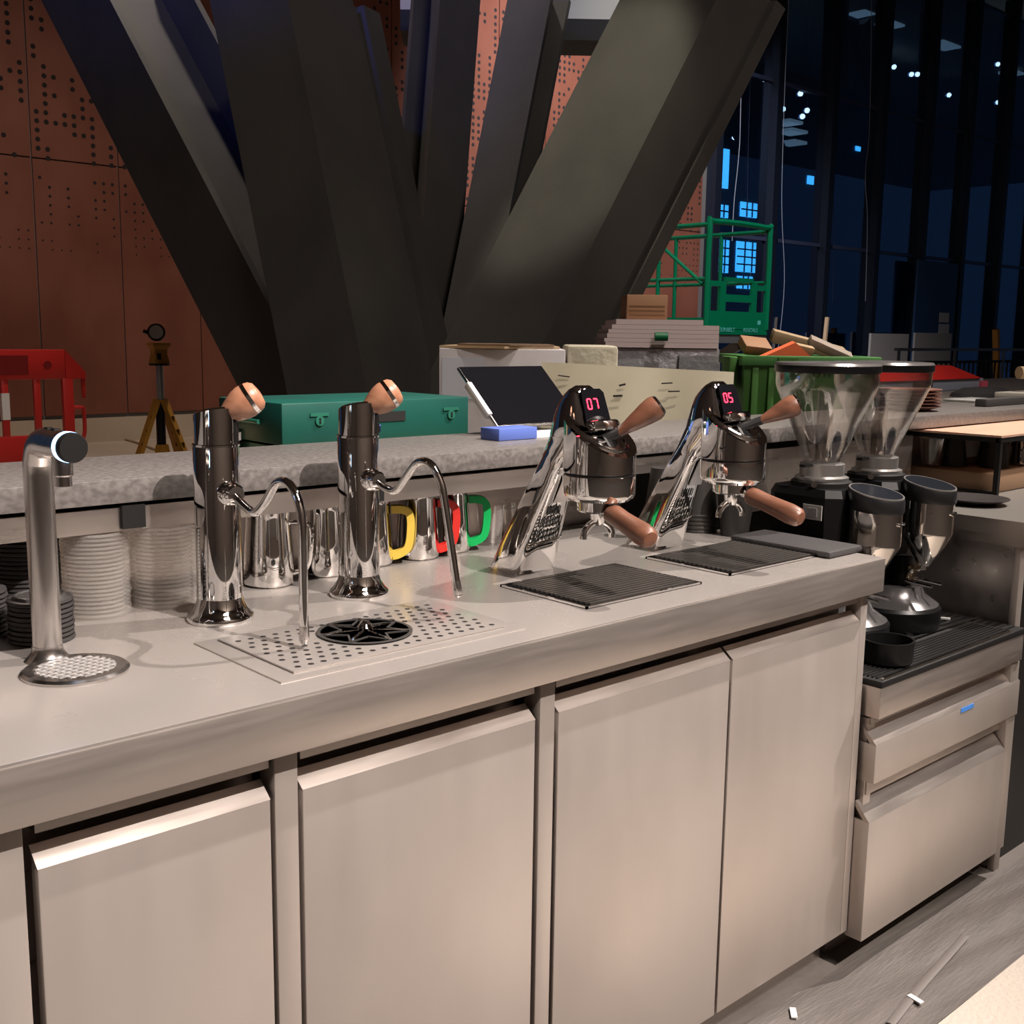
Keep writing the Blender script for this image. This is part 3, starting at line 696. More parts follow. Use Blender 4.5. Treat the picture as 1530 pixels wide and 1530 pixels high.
for k, (x, y) in enumerate(((1.985,.437),(1.893,.462))):
    for j in range(5):
        cup('upturned black paper cup stacked behind the espresso tap by the tamping mat', (x, y, ZC+.0005+j*.009), .11, .030, .044, True, 'upturned black cups by the upstand')

# ---- pitchers
def pitcher(label, loc, rz, sleeve=None, h=.126, r=.043):
    t = thing('milk_pitcher', label, 'pitcher', loc, rz)
    bm = NB(); lathe(bm, [(r-.004,0),(r,.004),(r,.012),(r-.002,.06),(r-.006,h-.012),(r-.005,h),(r-.0062,h),(r-.0075,h-.012),(r-.0035,.06),(r-.0015,.012),(.001,.006)], 36, cap=False); obj('body', bm, CHROME, t)
    P = [(r-.006,0,h-.020),(r+.020,0,h-.020),(r+.030,0,h-.030),(r+.030,0,h-.062),(r+.022,0,.030),(r-.002,0,.020)]
    bm = NB()
    if sleeve:
        bm.free(); bm = NB(); pts = smoothpath([(r-.004,0,h-.022),(r+.016,0,h-.022),(r+.030,0,h-.030),(r+.033,0,h-.055),(r+.028,0,.034),(r+.012,0,.020),(r-.002,0,.016)], 4)
        R = []
        for i, p in enumerate(pts):
            d = (pts[min(i+1,len(pts)-1)]-pts[max(i-1,0)]).normalized(); w = Vector((0,1,0)); u = d.cross(w)
            R.append([p + w*(a*.0115) + u*(b*.0072) for a, b in ((-1,-1),(1,-1),(1,1),(-1,1))])
        rings(bm, R); obj('sleeve_handle', bm, sleeve, t, smooth=60)
    else:
        tube(bm, P, .0042, 10, 4); obj('handle', bm, CHROME, t)
    return t
def PP(x, y): p = Pz(x, y, ZC); return (p.x, p.y, ZC)
pitcher('large polished milk pitcher with plain steel handle beside the straight wand', PP(402,872), -.75, None, .128, .044)
pitcher('polished milk pitcher standing between the two steam taps', PP(484,857), -.3, None, .128, .040)
pitcher('polished milk pitcher with a yellow handle sleeve', PP(556,842), -.62, YELLOW, .126, .040)
pitcher('polished milk pitcher with a red handle sleeve', PP(624,832), -.55, REDS, .128, .042)
pitcher('polished milk pitcher with a green handle sleeve', PP(676,822), -.62, GREENS, .126, .036)
# small glass tumblers behind the green pitcher
for k, (x, y) in enumerate(((1.505,.60),(1.58,.60),(1.655,.60))):
    bm = NB(); lathe(bm, [(.022,0),(.0235,.003),(.031,.085),(.0296,.085),(.022,.006),(.001,.006)], 28, cap=False)
    o = obj('glass_tumbler', bm, CLEAR, None, loc=(x, y, ZC)); tag(o, 'clear glass tumbler standing behind the pitcher with green handle', 'glass', 'glass tumblers at the upstand')

# ---- lids
def lidmesh(r, dome):
    bm = NB()
    if dome: lathe(bm, [(r,0),(r+.0012,.0015),(r+.0012,.004),(r-.0015,.0052),(r-.004,.0062),(r-.006,.0052),(r-.0075,.0012),(.0015,.001)], 36, cap=False)
    else: lathe(bm, [(r-.001,0),(r+.001,.002),(r,.0055),(r-.006,.0062),(r-.009,.0105),(r-.012,.0110),(r-.014,.0095),(.0015,.0090)], 32, cap=False)
    return bm
def stack(px, py, n, dz, r, M, dome, label, group, jitter=.001, dyy=0.):
    p = Pz(px, py, ZC); first = None
    for k in range(n):
        if first is None: o = first = obj('cup_lid', lidmesh(r, dome), M); 
        else: o = first.copy(); COL.objects.link(o)
        o.location = (p.x+random.uniform(-jitter,jitter), p.y+dyy+random.uniform(-jitter,jitter), ZC+.0006+k*dz); o.rotation_euler = (random.uniform(-.01,.01)*0, 0, random.uniform(0,6))
        tag(o, label, 'cup lid', group)
stack(146, 915, 20, .0064, .049, LID, True, 'clear plastic cup lid in the tall stack nearest the water tap', 'clear lids in the stack by the water tap')
stack(247, 901, 20, .0064, .049, LID, True, 'clear plastic cup lid in the tall stack beside the steam tap', 'clear lids in the stack by the steam tap')
stack(63, 955, 9, .0068, .043, mat('black_lid', (.040,.036,.036), .42), False, 'black plastic cup lid in the short stack behind the water tap', 'black lids in the short stack')
stack(-36, 950, 10, .0068, .043, mat('black_lid'), False, 'black plastic cup lid in a stack at the frame edge beside the water tap', 'black lids in the stack further along')
stack(12, 898, 18, .0068, .047, mat('black_lid'), False, 'black plastic cup lid in the tall dark stack under the rail', 'black lids in the tall stack under the rail', dyy=-.098)

# ================================================================ GRINDER STAND
ZG = .645
st = thing('grinder_stand', 'low steel drawer unit carrying the coffee grinders', 'cabinet', (0,0,0))
XL, XE = 2.04, 2.695
bx('carcass', ST_BACK, st, XL, XE, .03, .60, .08, ZG-.03)
bx('top_band', ST_FAS, st, XL-.012, XE, -.012, .05, .565, .6312, bev=.002)
bx('top_rail', ST_FAS, st, XL, XE, .012, .03, .545, .566)
d = bx('drawer', ST_FR, st, XL-.012, XE+.006, -.010, .03, .425, .510, bev=.002)
bm = NB(); prism(bm, [(XL-.012,-.010,.509),(XL-.012,.024,.545),(XL-.012,.03,.541),(XL-.012,.004,.509)], (XE-XL+.018,0,0)); obj('handle_lip', bm, ST_FAS, d, smooth=0)
bx('tape_label', BTAPE, d, 2.395, 2.455, -.0112, -.0098, .497, .507)
bx('middle_rail', ST_FAS, st, XL, XE-.02, .012, .03, .392, .424)
d = bx('door', ST_FR, st, XL-.02, XE-.045, -.010, .03, .078, .345, bev=.002)
bm = NB(); prism(bm, [(XL-.02,-.010,.344),(XL-.02,.024,.382),(XL-.02,.03,.378),(XL-.02,.004,.344)], (XE-XL-.025,0,0)); obj('handle_lip', bm, ST_FAS, d, smooth=0)
bx('right_stile', ST_FR, st, XE-.04, XE+.004, -.006, .03, .078, .56, bev=.002)
bx('left_stile', ST_FR, st, XL-.008, XL+.02, .014, .03, .078, .56)
o = bx('kick_board', ST_BACK, None, XL, XE, .085, .10, 0, .078); tag(o, 'recessed steel kick board under the grinder stand', 'kick board')
# black slotted mat/tray
gt = thing('bar_mat_tray', 'black slotted tray under the coffee grinders', 'tray', (0,0,0))
bx('tray_base', BLACKM, gt, XL-.012, XE+.004, -.014, .55, ZG-.014, ZG, bev=.003)
for i in range(9):
    y = .006+i*.0100; bx('rib', mat('rib_black', (.022,.022,.022), .3), gt, XL, XE-.075, y-.0022, y+.0022, ZG, ZG+.004)
for a in ((XL,XE-.075,-.010,-.006),(XL,XE-.0,.097,.102)):
    bx('chrome_strip', CHROME, gt, *a, ZG, ZG+.006)
bx('cross_strip', CHROME, gt, XE-.078, XE-.072, -.006, .097, ZG, ZG+.006)
for i in range(22):
    y = .112+i*.0195; bx('rib', mat('rib_black'), gt, XL, XE-.01, y-.004, y+.004, ZG, ZG+.003)
for i in range(5):
    y = .010+i*.019; bx('end_rib', mat('rib_black'), gt, XE-.064, XE-.012, y-.003, y+.003, ZG, ZG+.004)
# black knock tub on the stand
bm = NB(); lathe(bm, [(.046,0),(.052,.004),(.055,.05),(.050,.05),(.046,.008),(.001,.008)], 28, cap=False); p = Pz(1302,968,ZG); o = obj('knock_tub', bm, BLACKP, None, loc=(2.155, .048, ZG+.0060)); tag(o, 'small round black tub on the slotted tray beside the counter end', 'tub')
bm = NB(); box(bm, -.0035, .0035, -.012, .012, 0, .006, bev=.001); p = Pz(1412,928,ZG); o = obj('paper_scrap', bm, WHITE, None, loc=(p.x,p.y,ZG+.0035), rz=.5); tag(o, 'tiny white scrap lying on the slotted tray', 'scrap')

# ---- grinders
def grinder(label, loc):
    t = thing('coffee_grinder', label, 'coffee grinder', loc)   # local -y = doser side
    by = .0
    bm = NB(); n = 28   # base: rounded disc-like foot under doser plus body
    lathe(bm, [(.105,0),(.108,.006),(.108,.048),(.102,.056)], 40, (0,-.045,0)); obj('base', bm, BLACKP, t)
    bm = NB(); lathe(bm, [(.102,.056),(.090,.064),(.070,.078),(.060,.10)], 40, (0,-.045,0)); obj('base_shoulder', bm, mat('grinder_grey', (.10,.095,.095), .22, .4), t)
    bm = NB()
    rings(bm, [[Vector((x*w, y*dp+oy, z)) for x, y in ((-.7,-1),(.7,-1),(1,-.7),(1,.7),(.7,1),(-.7,1),(-1,.7),(-1,-.7))] for z, w, dp, oy in ((.06,.060,.070,.03),(.16,.062,.072,.03),(.24,.080,.090,.025),(.335,.086,.094,.025),(.352,.078,.086,.025))])
    obj('motor_body', bm, BLACKP, t, smooth=0)
    bm = NB(); prism(bm, [(-.0870,.012,.285),(-.0870,-.036,.285),(-.0872,-.036,.318),(-.0872,.012,.318)], (-.002,0,0)); pl = obj('rating_label', bm, LABEL, t, smooth=0)
    bm = NB(); prism(bm, [(-.0892,.000,.292),(-.0892,-.024,.292),(-.0894,-.024,.311),(-.0894,.000,.311)], (-.0006,0,0)); obj('label_print', bm, mat('label_print', (.45,.44,.43), .5), pl, smooth=0)
    # collar
    bm = NB(); lathe(bm, [(.068,.350),(.068,.362),(.060,.366)], 36, (0,.025,0)); obj('collar_base', bm, BLACKM, t)
    bm = NB(); lathe(bm, [(.058,.362),(.060,.366),(.060,.372),(.050,.376),(.050,.402),(.046,.404)], 36, (0,.025,0)); obj('adjustment_collar', bm, DULL, t)
    bx('collar_lug', BLACKM, t, -.082, -.048, .018, .032, .398, .404)
    bm = NB(); cyl(bm, (-.066,.0,.360), (-.078,-.006,.362), .007); obj('collar_knob', bm, CHROME, t)
    # hopper
    hz = .402
    P = [(.040,hz),(.041,hz+.012),(.047,hz+.022),(.109,hz+.165),(.113,hz+.178),(.114,hz+.212)]
    bm = NB(); lathe(bm, P + [(r-.003, z) for r, z in P[::-1]], 48, (0,.025,0), cap=False); obj('hopper', bm, CLEAR, t)
    bm = NB(); lathe(bm, [(.116,hz+.206),(.1175,hz+.210),(.1175,hz+.222),(.115,hz+.225)], 48, (0,.025,0), cap=False); hl = obj('hopper_lid_band', bm, BLACKP, t)
    bm = NB(); lathe(bm, [(.1172,hz+.2225),(.114,hz+.228),(.03,hz+.231),(.001,hz+.231)], 48, (0,.025,0), cap=False); obj('hopper_lid', bm, mat('lid_grey', (.34,.32,.31), .22, .7), t)
    bm = NB(); cyl(bm, (0,.025,hz+.005), (0,.025,hz+.165), .018, .018, 20); obj('feed_tube', bm, clear('smoky_plastic', (.80,.76,.72), .1, .12, .5), t)
    # doser
    D = Vector((0,-.115,0))
    bm = NB(); lathe(bm, [(.014,.155),(.020,.165),(.058,.232),(.0585,.240),(.0585,.318)], 40, D); obj('doser_chamber', bm, mat('doser_steel', (.80,.76,.72), .09, 1.), t)
    # slanted lid
    bm = NB(); n = 40; sl = lambda x, y: -.16*(y)  # lower towards the front
    R = []
    for r, z in ((.060,.312),(.0615,.316),(.0615,.344),(.059,.350)):
        R.append([D + Vector((r*math.cos(2*PI*j/n), r*math.sin(2*PI*j/n), z + (.20*r*math.sin(2*PI*j/n) if z > .33 else .08*r*math.sin(2*PI*j/n)))) for j in range(n)])
    rings(bm, R); dl = obj('doser_lid', bm, mat('doser_black', (.014,.014,.015), .33), t)
    bm = NB(); rings(bm, [[D + Vector((r*math.cos(2*PI*j/n), r*math.sin(2*PI*j/n), z + .20*r*math.sin(2*PI*j/n))) for j in range(n)] for r, z in ((.0555,.350),(.0555,.3525))]); obj('lid_top', bm, mat('lid_smoke', (.022,.025,.032), .08, .2), dl)
    bm = NB(); rings(bm, [[D + Vector((r*math.cos(2*PI*j/n), r*math.sin(2*PI*j/n), z + .20*r*math.sin(2*PI*j/n))) for j in range(n)] for r, z in ((.0595,.3495),(.0595,.3525),(.0562,.3525),(.0562,.3495))], closed=True); obj('lid_ring', bm, DULL, dl)
    for a in (-.9, -2.2, -1.3):
        bm = NB(); q = D + Vector((.058*math.cos(a-.3), .058*math.sin(a-.3), .285)); e = Vector((math.cos(a-.3), math.sin(a-.3), 0)); cyl(bm, q, q+e*.006, .0038, n=10); obj('screw', bm, CHROME, t)
    # throat, fork and lever
    bm = NB(); box(bm, -.022, .022, -.075, -.035, .10, .17, bev=.003); obj('throat', bm, BLACKP, t)
    bm = NB(); box(bm, -.016, .016, -.088, -.073, .108, .152, bev=.003); obj('fork_bracket', bm, mat('bronze_steel', (.45,.36,.26), .18, 1.), t)
    for s_ in (-1, 1):
        bm = NB(); cyl(bm, (s_*.020,-.080,.116), (s_*.024,-.150,.112), .0035, n=10); obj('fork_arm', bm, CHROME, t)
    for s_ in (-1, 1):
        bm = NB(); bmesh.ops.create_uvsphere(bm, u_segments=12, v_segments=8, radius=.0065, matrix=Matrix.Translation((s_*.017,-.092,.140))); obj('bolt', bm, CHROME, t)
    bm = NB(); cyl(bm, (.01,-.105,.142), (.01,-.105,.168), .010, n=14); obj('dosing_star', bm, CHROME, t)
    return t
grinder('black coffee grinder with clear hopper right behind the counter end', (2.235, .258, ZG+.003))
grinder('black coffee grinder with clear hopper beside the right steel side panel', (2.475, .258, ZG+.003))

# ================================================================ RIGHT COUNTER
rc = thing('side_counter', 'steel side counter with dark worktop beside the grinders', 'counter', (0,0,0))
bx('worktop', mat('dark_worktop', (.20,.185,.17), .42, .2), rc, 2.70, 4.4, .008, .50, .866, .899)
bx('edge_band', ST_FAS, rc, 2.695, 2.703, .005, .50, .862, .9005)
bx('front_band', ST_FAS, rc, 2.703, 4.4, .004, .009, .862, .9)
bx('fascia', ST_BACK, rc, 2.697, 2.715, .008, .515, .838, .863)
bx('side_panel', ST_BACK, rc, 2.715, 2.73, .03, .515, .0, .85)
bx('front_stile', ST_FR, rc, 2.705, 2.735, .016, .034, .0, .862, bev=.002)
bx('front', mat('black_front', (.012,.011,.011), .5), rc, 2.735, 4.4, .04, .06, .0, .862)
# black plate
bm = NB(); lathe(bm, [(.055,0),(.060,.003),(.088,.013),(.0895,.016),(.086,.0155),(.058,.006),(.001,.006)], 40, cap=False); p = Pz(1455,752,.9); o = obj('black_plate', bm, mat('plate_black', (.05,.045,.045), .3), None, loc=(p.x, p.y, .9006)); tag(o, 'round black plate on the dark side counter', 'plate')
# wire frame shelf
fa, fb = Pz(1487,740,.9), Pz(1382,715,.9)
sh = thing('wire_shelf', 'black frame riser with a pinkish board top on the side counter', 'shelf', (fa.x, fa.y, .9))
dxs, dys = .80, fb.y - fa.y; H_ = .163
for x in (0, dxs):
    for y in (0, dys): bx('leg', BLACKM, sh, x-.007, x+.007, y-.007, y+.007, 0, H_-.012)
for y in (0, dys): bx('rail', BLACKM, sh, -.007, dxs+.007, y-.007, y+.007, H_-.014, H_)
for x in (0, dxs):
    bx('end_rail', BLACKM, sh, x-.007, x+.007, 0, dys, H_-.014, H_); bx('foot_rail', BLACKM, sh, x-.005, x+.005, 0, dys, 0.001, .010)
bx('board', PINKT, sh, -.008, dxs+.008, -.008, dys+.008, H_, H_+.006)
# under the shelf: a pale carton base, black cups, steel pitcher
o = bx('wooden_tray', mat('tan_tray', (.46,.29,.18), .5), None, fa.x+.03, fa.x+.76, fa.y+.02, fa.y+.29, .9006, .955, bev=.002); tag(o, 'tan wooden tray box under the black frame riser', 'tray')
for k, (x, y) in enumerate(((.14,.2),(.26,.14),(.20,.10))):
    cup('upturned black paper cup on the tan tray under the riser', (fa.x+x, fa.y+y, .9562), .085, .030, .042, True, 'upturned black cups under the riser')
pitcher('polished pitcher on the tan tray beneath the frame riser', (fa.x+.36, fa.y+.085, .9562), -.5, None, .085, .046)
bm = NB(); lathe(bm, [(.028,0),(.030,.003),(.040,.085),(.0385,.085),(.029,.006),(.001,.006)], 28, cap=False); o = obj('glass_tumbler', bm, CLEAR, None, loc=(fa.x+.075, fa.y+.235, .9562)); tag(o, 'clear glass tumbler under the black frame riser', 'glass')

# ================================================================ ON AND BEHIND THE BAR
# tablet on stand
bl = Pz(745, 637, 1.130); tb = thing('tablet', 'black tablet with silver edge tilted on a stand on the bar', 'tablet', (bl.x-.02, bl.y-.02, 1.11))
up = Vector((0,.138,.125)); upn = up.normalized(); nrm = Vector((0,-upn.z,upn.y)); Wt, Ht = .262, .188
M3 = Matrix((Vector((1,0,0)), upn, nrm)).transposed().to_4x4(); M3.translation = (0,0,.022)
bm = NB(); box(bm, 0, Wt, 0, Ht, -.009, 0, bev=.003, M=None); bmesh.ops.transform(bm, matrix=M3, verts=bm.verts); obj('casing', bm, SATIN, tb)
bm = NB(); box(bm, .003, Wt-.003, .003, Ht-.003, 0, .0012); bmesh.ops.transform(bm, matrix=M3, verts=bm.verts); obj('screen', bm, BLACKG, tb, smooth=0)
bm = NB(); box(bm, -.007, .006, .035, .135, -.013, .004, bev=.002); bmesh.ops.transform(bm, matrix=M3, verts=bm.verts); obj('side_clamp', bm, WHITE, tb)
bm = NB(); bar(bm, (Wt/2,.10,.0), (Wt/2,.085,.085), .05, .012); obj('stand_arm', bm, GREYM, tb)
bx('stand_base', GREYM, tb, Wt/2-.06, Wt/2+.06, .02, .10, 0.0005, .006)
p = Pz(748, 660, 1.11); o = bx('blue_box', BLUEB, None, p.x, p.x+.11, p.y+.005, p.y+.065, 1.1105, 1.136, bev=.002); tag(o, 'flat blue box lying on the bar under the tablet', 'box')
p = Pz(800, 655, 1.11); o = bx('leaflet_stack', WHITE, None, p.x+.0, p.x+.10, p.y, p.y+.06, 1.1105, 1.120); tag(o, 'thin stack of pale leaflets on the bar beside the blue box', 'leaflets')

# trestle tables carrying the site materials (customer side)
ZT = .87
def table(label, x0, x1, y0, y1):
    tt = thing('trestle_table', label, 'table', ((x0+x1)/2, (y0+y1)/2, 0)); w, d = (x1-x0)/2, (y1-y0)/2
    bx('table_top', TIMBER, tt, -w, w, -d, d, ZT-.03, ZT)
    for x in (-w+.1, w-.1):
        for y in (-d+.08, d-.08): bx('leg', GREYM, tt, x-.02, x+.02, y-.02, y+.02, 0, ZT-.03)
table('plywood trestle table behind the bar carrying the green toolbox', 1.25, 2.16, .95, 1.58)
# green toolbox
a, b = Py(425,603,1.2), Py(697,599,1.2)
tx = thing('steel_toolbox', 'green steel tool chest with two locks behind the bar', 'toolbox', (a.x, 1.2, ZT+.0005)); w = b.x-a.x; ht = a.z-ZT
bx('body', GREEN, tx, 0, w, .008, .30, 0, ht-.105, bev=.003)
ld = bx('lid', GREEN, tx, -.008, w+.008, 0, .31, ht-.10, ht, bev=.004)
for x in (.095, w-.055):
    bm = NB(); lathe(bm, [(.012,0),(.012,.004)], 16, (x,-.001,ht-.045), axis=(0,-1,0)); l = obj('lock', bm, mat('lock_green', (.03,.19,.13), .4, .3), tx)
    bx('keyhole', BLACKM, l, x-.002, x+.002, -.0065, -.0045, ht-.052, ht-.038); bx('lock_plate', mat('lock_green'), l, x-.026, x+.026, -.0035, -.0005, ht-.034, ht-.026)
bx('data_plate', DARKGAP, tx, w*.48, w*.48+.085, -.0022, -.0002, ht-.055, ht-.030)
bx('makers_label', KRAFT, tx, .045, .16, .0058, .0075, ht-.155, ht-.140)
bm = NB(); cyl(bm, (-.012,.10,ht-.05), (-.012,.20,ht-.05), .006); obj('side_handle', bm, mat('lock_green'), tx)
# stack of pale boards left of the toolbox
for k in range(5):
    o = bx('timber_board', TIMBER, None, a.x-.07, a.x-.016, 1.40, 1.49, ZT+.0005+k*.045, ZT+.036+k*.045); tag(o, 'short pale board stacked against the left end of the toolbox', 'board', 'pale boards by the toolbox')
# cartons and loads standing behind the bar, facing the aisle
RZ = -YAW
def at(px, py, d): return Pd(px, py, d)
def width(px0, px1, d): return (px1-px0)*d/F
d = 3.76; a = at(656,520,d); hc = a.z; wc = width(656,845,d)
ct = thing('white_carton', 'tall white carton behind the tablet with kraft sheets on top', 'carton', (a.x, a.y, 0), RZ)
bx('body', CARTW, ct, 0, wc, 0, .5, 0, hc, bev=.004)
bx('patch', mat('carton_patch', (.60,.63,.72), .6), ct, .01, .15, -.0015, .0, hc-.17, hc-.03)
bm = NB(); prism(bm, [(0.0,0.01,0),(.22,-.03,0),(.41,.10,0),(.40,.42,0),(.03,.40,0)], (0,0,.008)); o = obj('kraft_sheet', bm, KRAFT, None, smooth=0, loc=(a.x, a.y, hc+.0008), rz=RZ); tag(o, 'kraft card sheet lying on the white carton', 'card sheet')
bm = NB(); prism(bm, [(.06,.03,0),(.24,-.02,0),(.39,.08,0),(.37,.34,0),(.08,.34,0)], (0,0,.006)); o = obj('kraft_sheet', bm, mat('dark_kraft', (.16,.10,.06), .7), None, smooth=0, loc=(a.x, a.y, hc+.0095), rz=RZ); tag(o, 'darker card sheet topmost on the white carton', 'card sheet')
p2 = at(848,516,3.79)
pc = thing('wrapped_carton', 'carton wrapped in crumpled cream paper right of the white carton', 'carton', (p2.x, p2.y, 0), RZ); w2 = width(848,924,3.79)
bm = NB(); box(bm, 0, w2, 0, .42, 0, p2.z, bev=.012); obj('body', bm, mat('crumpled_paper', (.50,.46,.35), .65, 0., bump=(14,(1,1,1),.8)), pc)
bx('tape_tab', mat('pale_tape', (.62,.58,.46), .5), pc, w2-.01, w2+.03, -.014, -.002, p2.z-.19, p2.z-.12)
# cream paper sheet leaning against the cartons down to the floor
def sheet(name, label, corners, nu, nv, amp, M, thick=.002, fn=None):
    bm = NB(); P = [Vector(c) for c in corners]; rows = []; ph = random.random()*6
    for j in range(nv+1):
        v = j/nv; row = []
        for i in range(nu+1):
            u = i/nu; p = (P[0]*(1-u)+P[1]*u)*(1-v) + (P[3]*(1-u)+P[2]*u)*v
            off = amp*(math.sin(u*9+ph+v*2)+.6*math.sin(u*17+v*7+ph)+.5*math.sin(v*11+u*4))
            p = p + Vector((0,1,0))*off if fn is None else fn(p, u, v, off)
            row.append(bm.verts.new(p))
        rows.append(row)
    for j in range(nv):
        for i in range(nu): bm.faces.new((rows[j][i], rows[j][i+1], rows[j+1][i+1], rows[j+1][i]))
    bmesh.ops.recalc_face_normals(bm, faces=bm.faces)
    bmesh.ops.solidify(bm, geom=bm.faces[:], thickness=thick)
    return tag(obj(name, bm, M, None, smooth=70), label, 'sheet')
sA, sB = at(812,541,3.715), at(1094,556,3.70); sC, sD = at(1090,700,3.45), at(800,700,3.45); sC.z = sD.z = .003
sheet('paper_sheet', 'large spattered cream paper sheet leaning behind the espresso taps', [sA, sB, sC, sD], 40, 24, .007, PAPER)
rnd = random.Random(3)
for k in range(16):
    u, v = rnd.uniform(.05,.95), rnd.uniform(.03,.17); q = (sA*(1-u)+sB*u)*(1-v) + (sD*(1-u)+sC*u)*v
    bm = NB(); ln = rnd.uniform(.006,.022); bar(bm, (-ln,0,0), (ln,0,rnd.uniform(-.01,.01)), .003, rnd.uniform(.003,.007)); o = obj('paint_fleck', bm, mat('dark_fleck', (.06,.05,.05), .7), None, loc=(q.x-.018*_f.x, q.y-.018*_f.y, q.z), rz=RZ); tag(o, 'small dark fleck stuck on the cream paper sheet', 'fleck', 'flecks on the paper sheet')
# film wrapped pallet load and board stack
d = 4.9; a = at(922,519,d); wp = width(922,1076,d)
fp = thing('wrapped_pallet', 'silver film wrapped pallet load under the pale board stack', 'pallet load', (a.x, a.y, 0), RZ)
bx('load', FILM, fp, 0, wp, 0, .7, .12, a.z, bev=.008)
for k in range(3): bx('pallet_runner', TIMBER, fp, (wp-.08)*k/2, (wp-.08)*k/2+.08, 0, .7, 0, .12)
bx('film_fold', FILM, fp, wp*.60, wp*.998, -.02, .0, a.z-.13, a.z-.03)
zt = a.z + .0008; per = d/F
for k, (x0, x1, h, M) in enumerate(((905,1074,10,PINK),(903,1074,8,PINK),(907,1074,9,PINK),(909,1074,8,PINK),(914,1074,9,PINK),(920,1050,10,PINK))):
    q = at(x0, 505, d-.02); hh = h*per
    o = bx('board_sheet', M, None, 0, width(x0,x1,d-.02), 0, .6, 0, hh-.007, loc=(q.x, q.y, zt), rz=RZ); zt += hh-.006
    tag(o, ['pale pink board lowest in the stack on the silver load','thin pale pink board second from the bottom of the stack','pale pink board third in the stack on the silver load','pale pink board fourth in the stack on the silver load','pale pink board under the short topmost one of the stack','short pale board topmost on the stack'][k], 'board')
q = at(937,440,d); 
o = thing('cardboard_box', 'small brown cardboard box on top of the board stack', 'box', (q.x, q.y, zt), RZ); wq = width(937,998,d)
bx('body', BROWNC, o, 0, wq, 0, .3, 0, q.z-zt, bev=.003)
for k in range(3): bx('corrugation', mat('dark_card', (.24,.12,.06), .7), o, .012, wq-.012, -.002, .0005, .018+k*.019, .022+k*.019)
q = at(988,503,d-.05); bm = NB(); cyl(bm, (-.028,0,0), (.028,0,0), .019, n=14); o = obj('tape_roll', bm, mat('green_tape', (.0,.15,.05), .5), None, loc=q, rz=RZ); tag(o, 'green tape roll hanging on the front of the board stack', 'tape')

# green bin full of cardboard
d = 3.75; a = at(1108,531,d); wb = width(1108,1318,d); hb = a.z; D_ = .42
gb = thing('waste_bin', 'tall green waste bin overflowing with cardboard', 'bin', (a.x, a.y, 0), RZ)
bm = NB()
rings(bm, [[Vector((x0, y0, z)), Vector((x1, y0, z)), Vector((x1, y1, z)), Vector((x0, y1, z))] for x0, x1, y0, y1, z in ((.06,wb-.06,.06,D_-.06,.12),(.012,wb-.012,.012,D_-.012,hb-.03),(.03,wb-.03,.03,D_-.03,hb-.03),(.08,wb-.08,.08,D_-.08,.16))]); obj('tub', bm, BING, gb, smooth=0)
for a_ in ((0,wb,0,.03),(0,wb,D_-.03,D_),(0,.03,.03,D_-.03),(wb-.03,wb,.03,D_-.03)): bx('rim', mat('bin_rim_green', (.07,.22,.06), .45), gb, *a_, hb-.034, hb, bev=.004)
for k in range(14): bx('rim_rib', mat('bin_rim_green'), gb, wb*.45+k*wb*.53/14, wb*.45+k*wb*.53/14+.008, .004, .022, hb-.058, hb-.03)
for k in range(3): bx('tub_rib', BING, gb, .04+k*.055, .062+k*.055, .004, .05, .3, hb-.04, bev=.003)
bx('handle_block', BING, gb, wb*.26, wb*.40, -.01, .008, hb-.032, hb-.006)
bx('side_lug', BING, gb, -.03, .0, .05, .2, hb-.12, hb-.005, bev=.006)
for x in (.12, wb-.12):
    for y in (.10, D_-.10):
        bm = NB(); cyl(bm, (x-.02,y,.06), (x+.02,y,.06), .06, n=18); obj('castor', bm, BLACKM, gb)
def slab(name, label, M, px, py, dd, sx, sy, sz, e, cat):
    bm = NB(); box(bm, -sx/2, sx/2, -sy/2, sy/2, -sz/2, sz/2, bev=.003); o = obj(name, bm, M, None); o.location = at(px, py, dd)
    o.rotation_euler = (e[0], e[1], RZ+e[2]); return tag(o, label, cat)
slab('cardboard_piece', 'long pale cardboard piece sticking up out of the green bin', KRAFT, 1206,515,4.085, .27, .05, .045, (.2,.24,.0), 'cardboard')
slab('cardboard_piece', 'brown cardboard flap at the left rim of the green bin', BROWNC, 1128,517,3.97, .10, .08, .035, (.5,.1,.2), 'cardboard')
bm = NB(); prism(bm, [(-.10,0,-.025),(.10,0,-.025),(.03,0,.035)], (0,.05,.005)); q = at(1175,527,3.82); o = obj('orange_paper', bm, ORANGE, None, smooth=0, loc=q, rz=RZ); tag(o, 'crumpled orange paper lying in the green bin', 'paper')
slab('cardboard_piece', 'grey brown cardboard wedge at the right side of the green bin', mat('grey_card', (.34,.28,.23), .7), 1240,522,3.975, .16, .06, .03, (.3,.40,-.05), 'cardboard')
slab('cardboard_piece', 'tan torn cardboard in the middle of the green bin', mat('tan_card', (.46,.33,.19), .7), 1200,523,3.925, .07, .03, .035, (.3,.2,.1), 'cardboard')

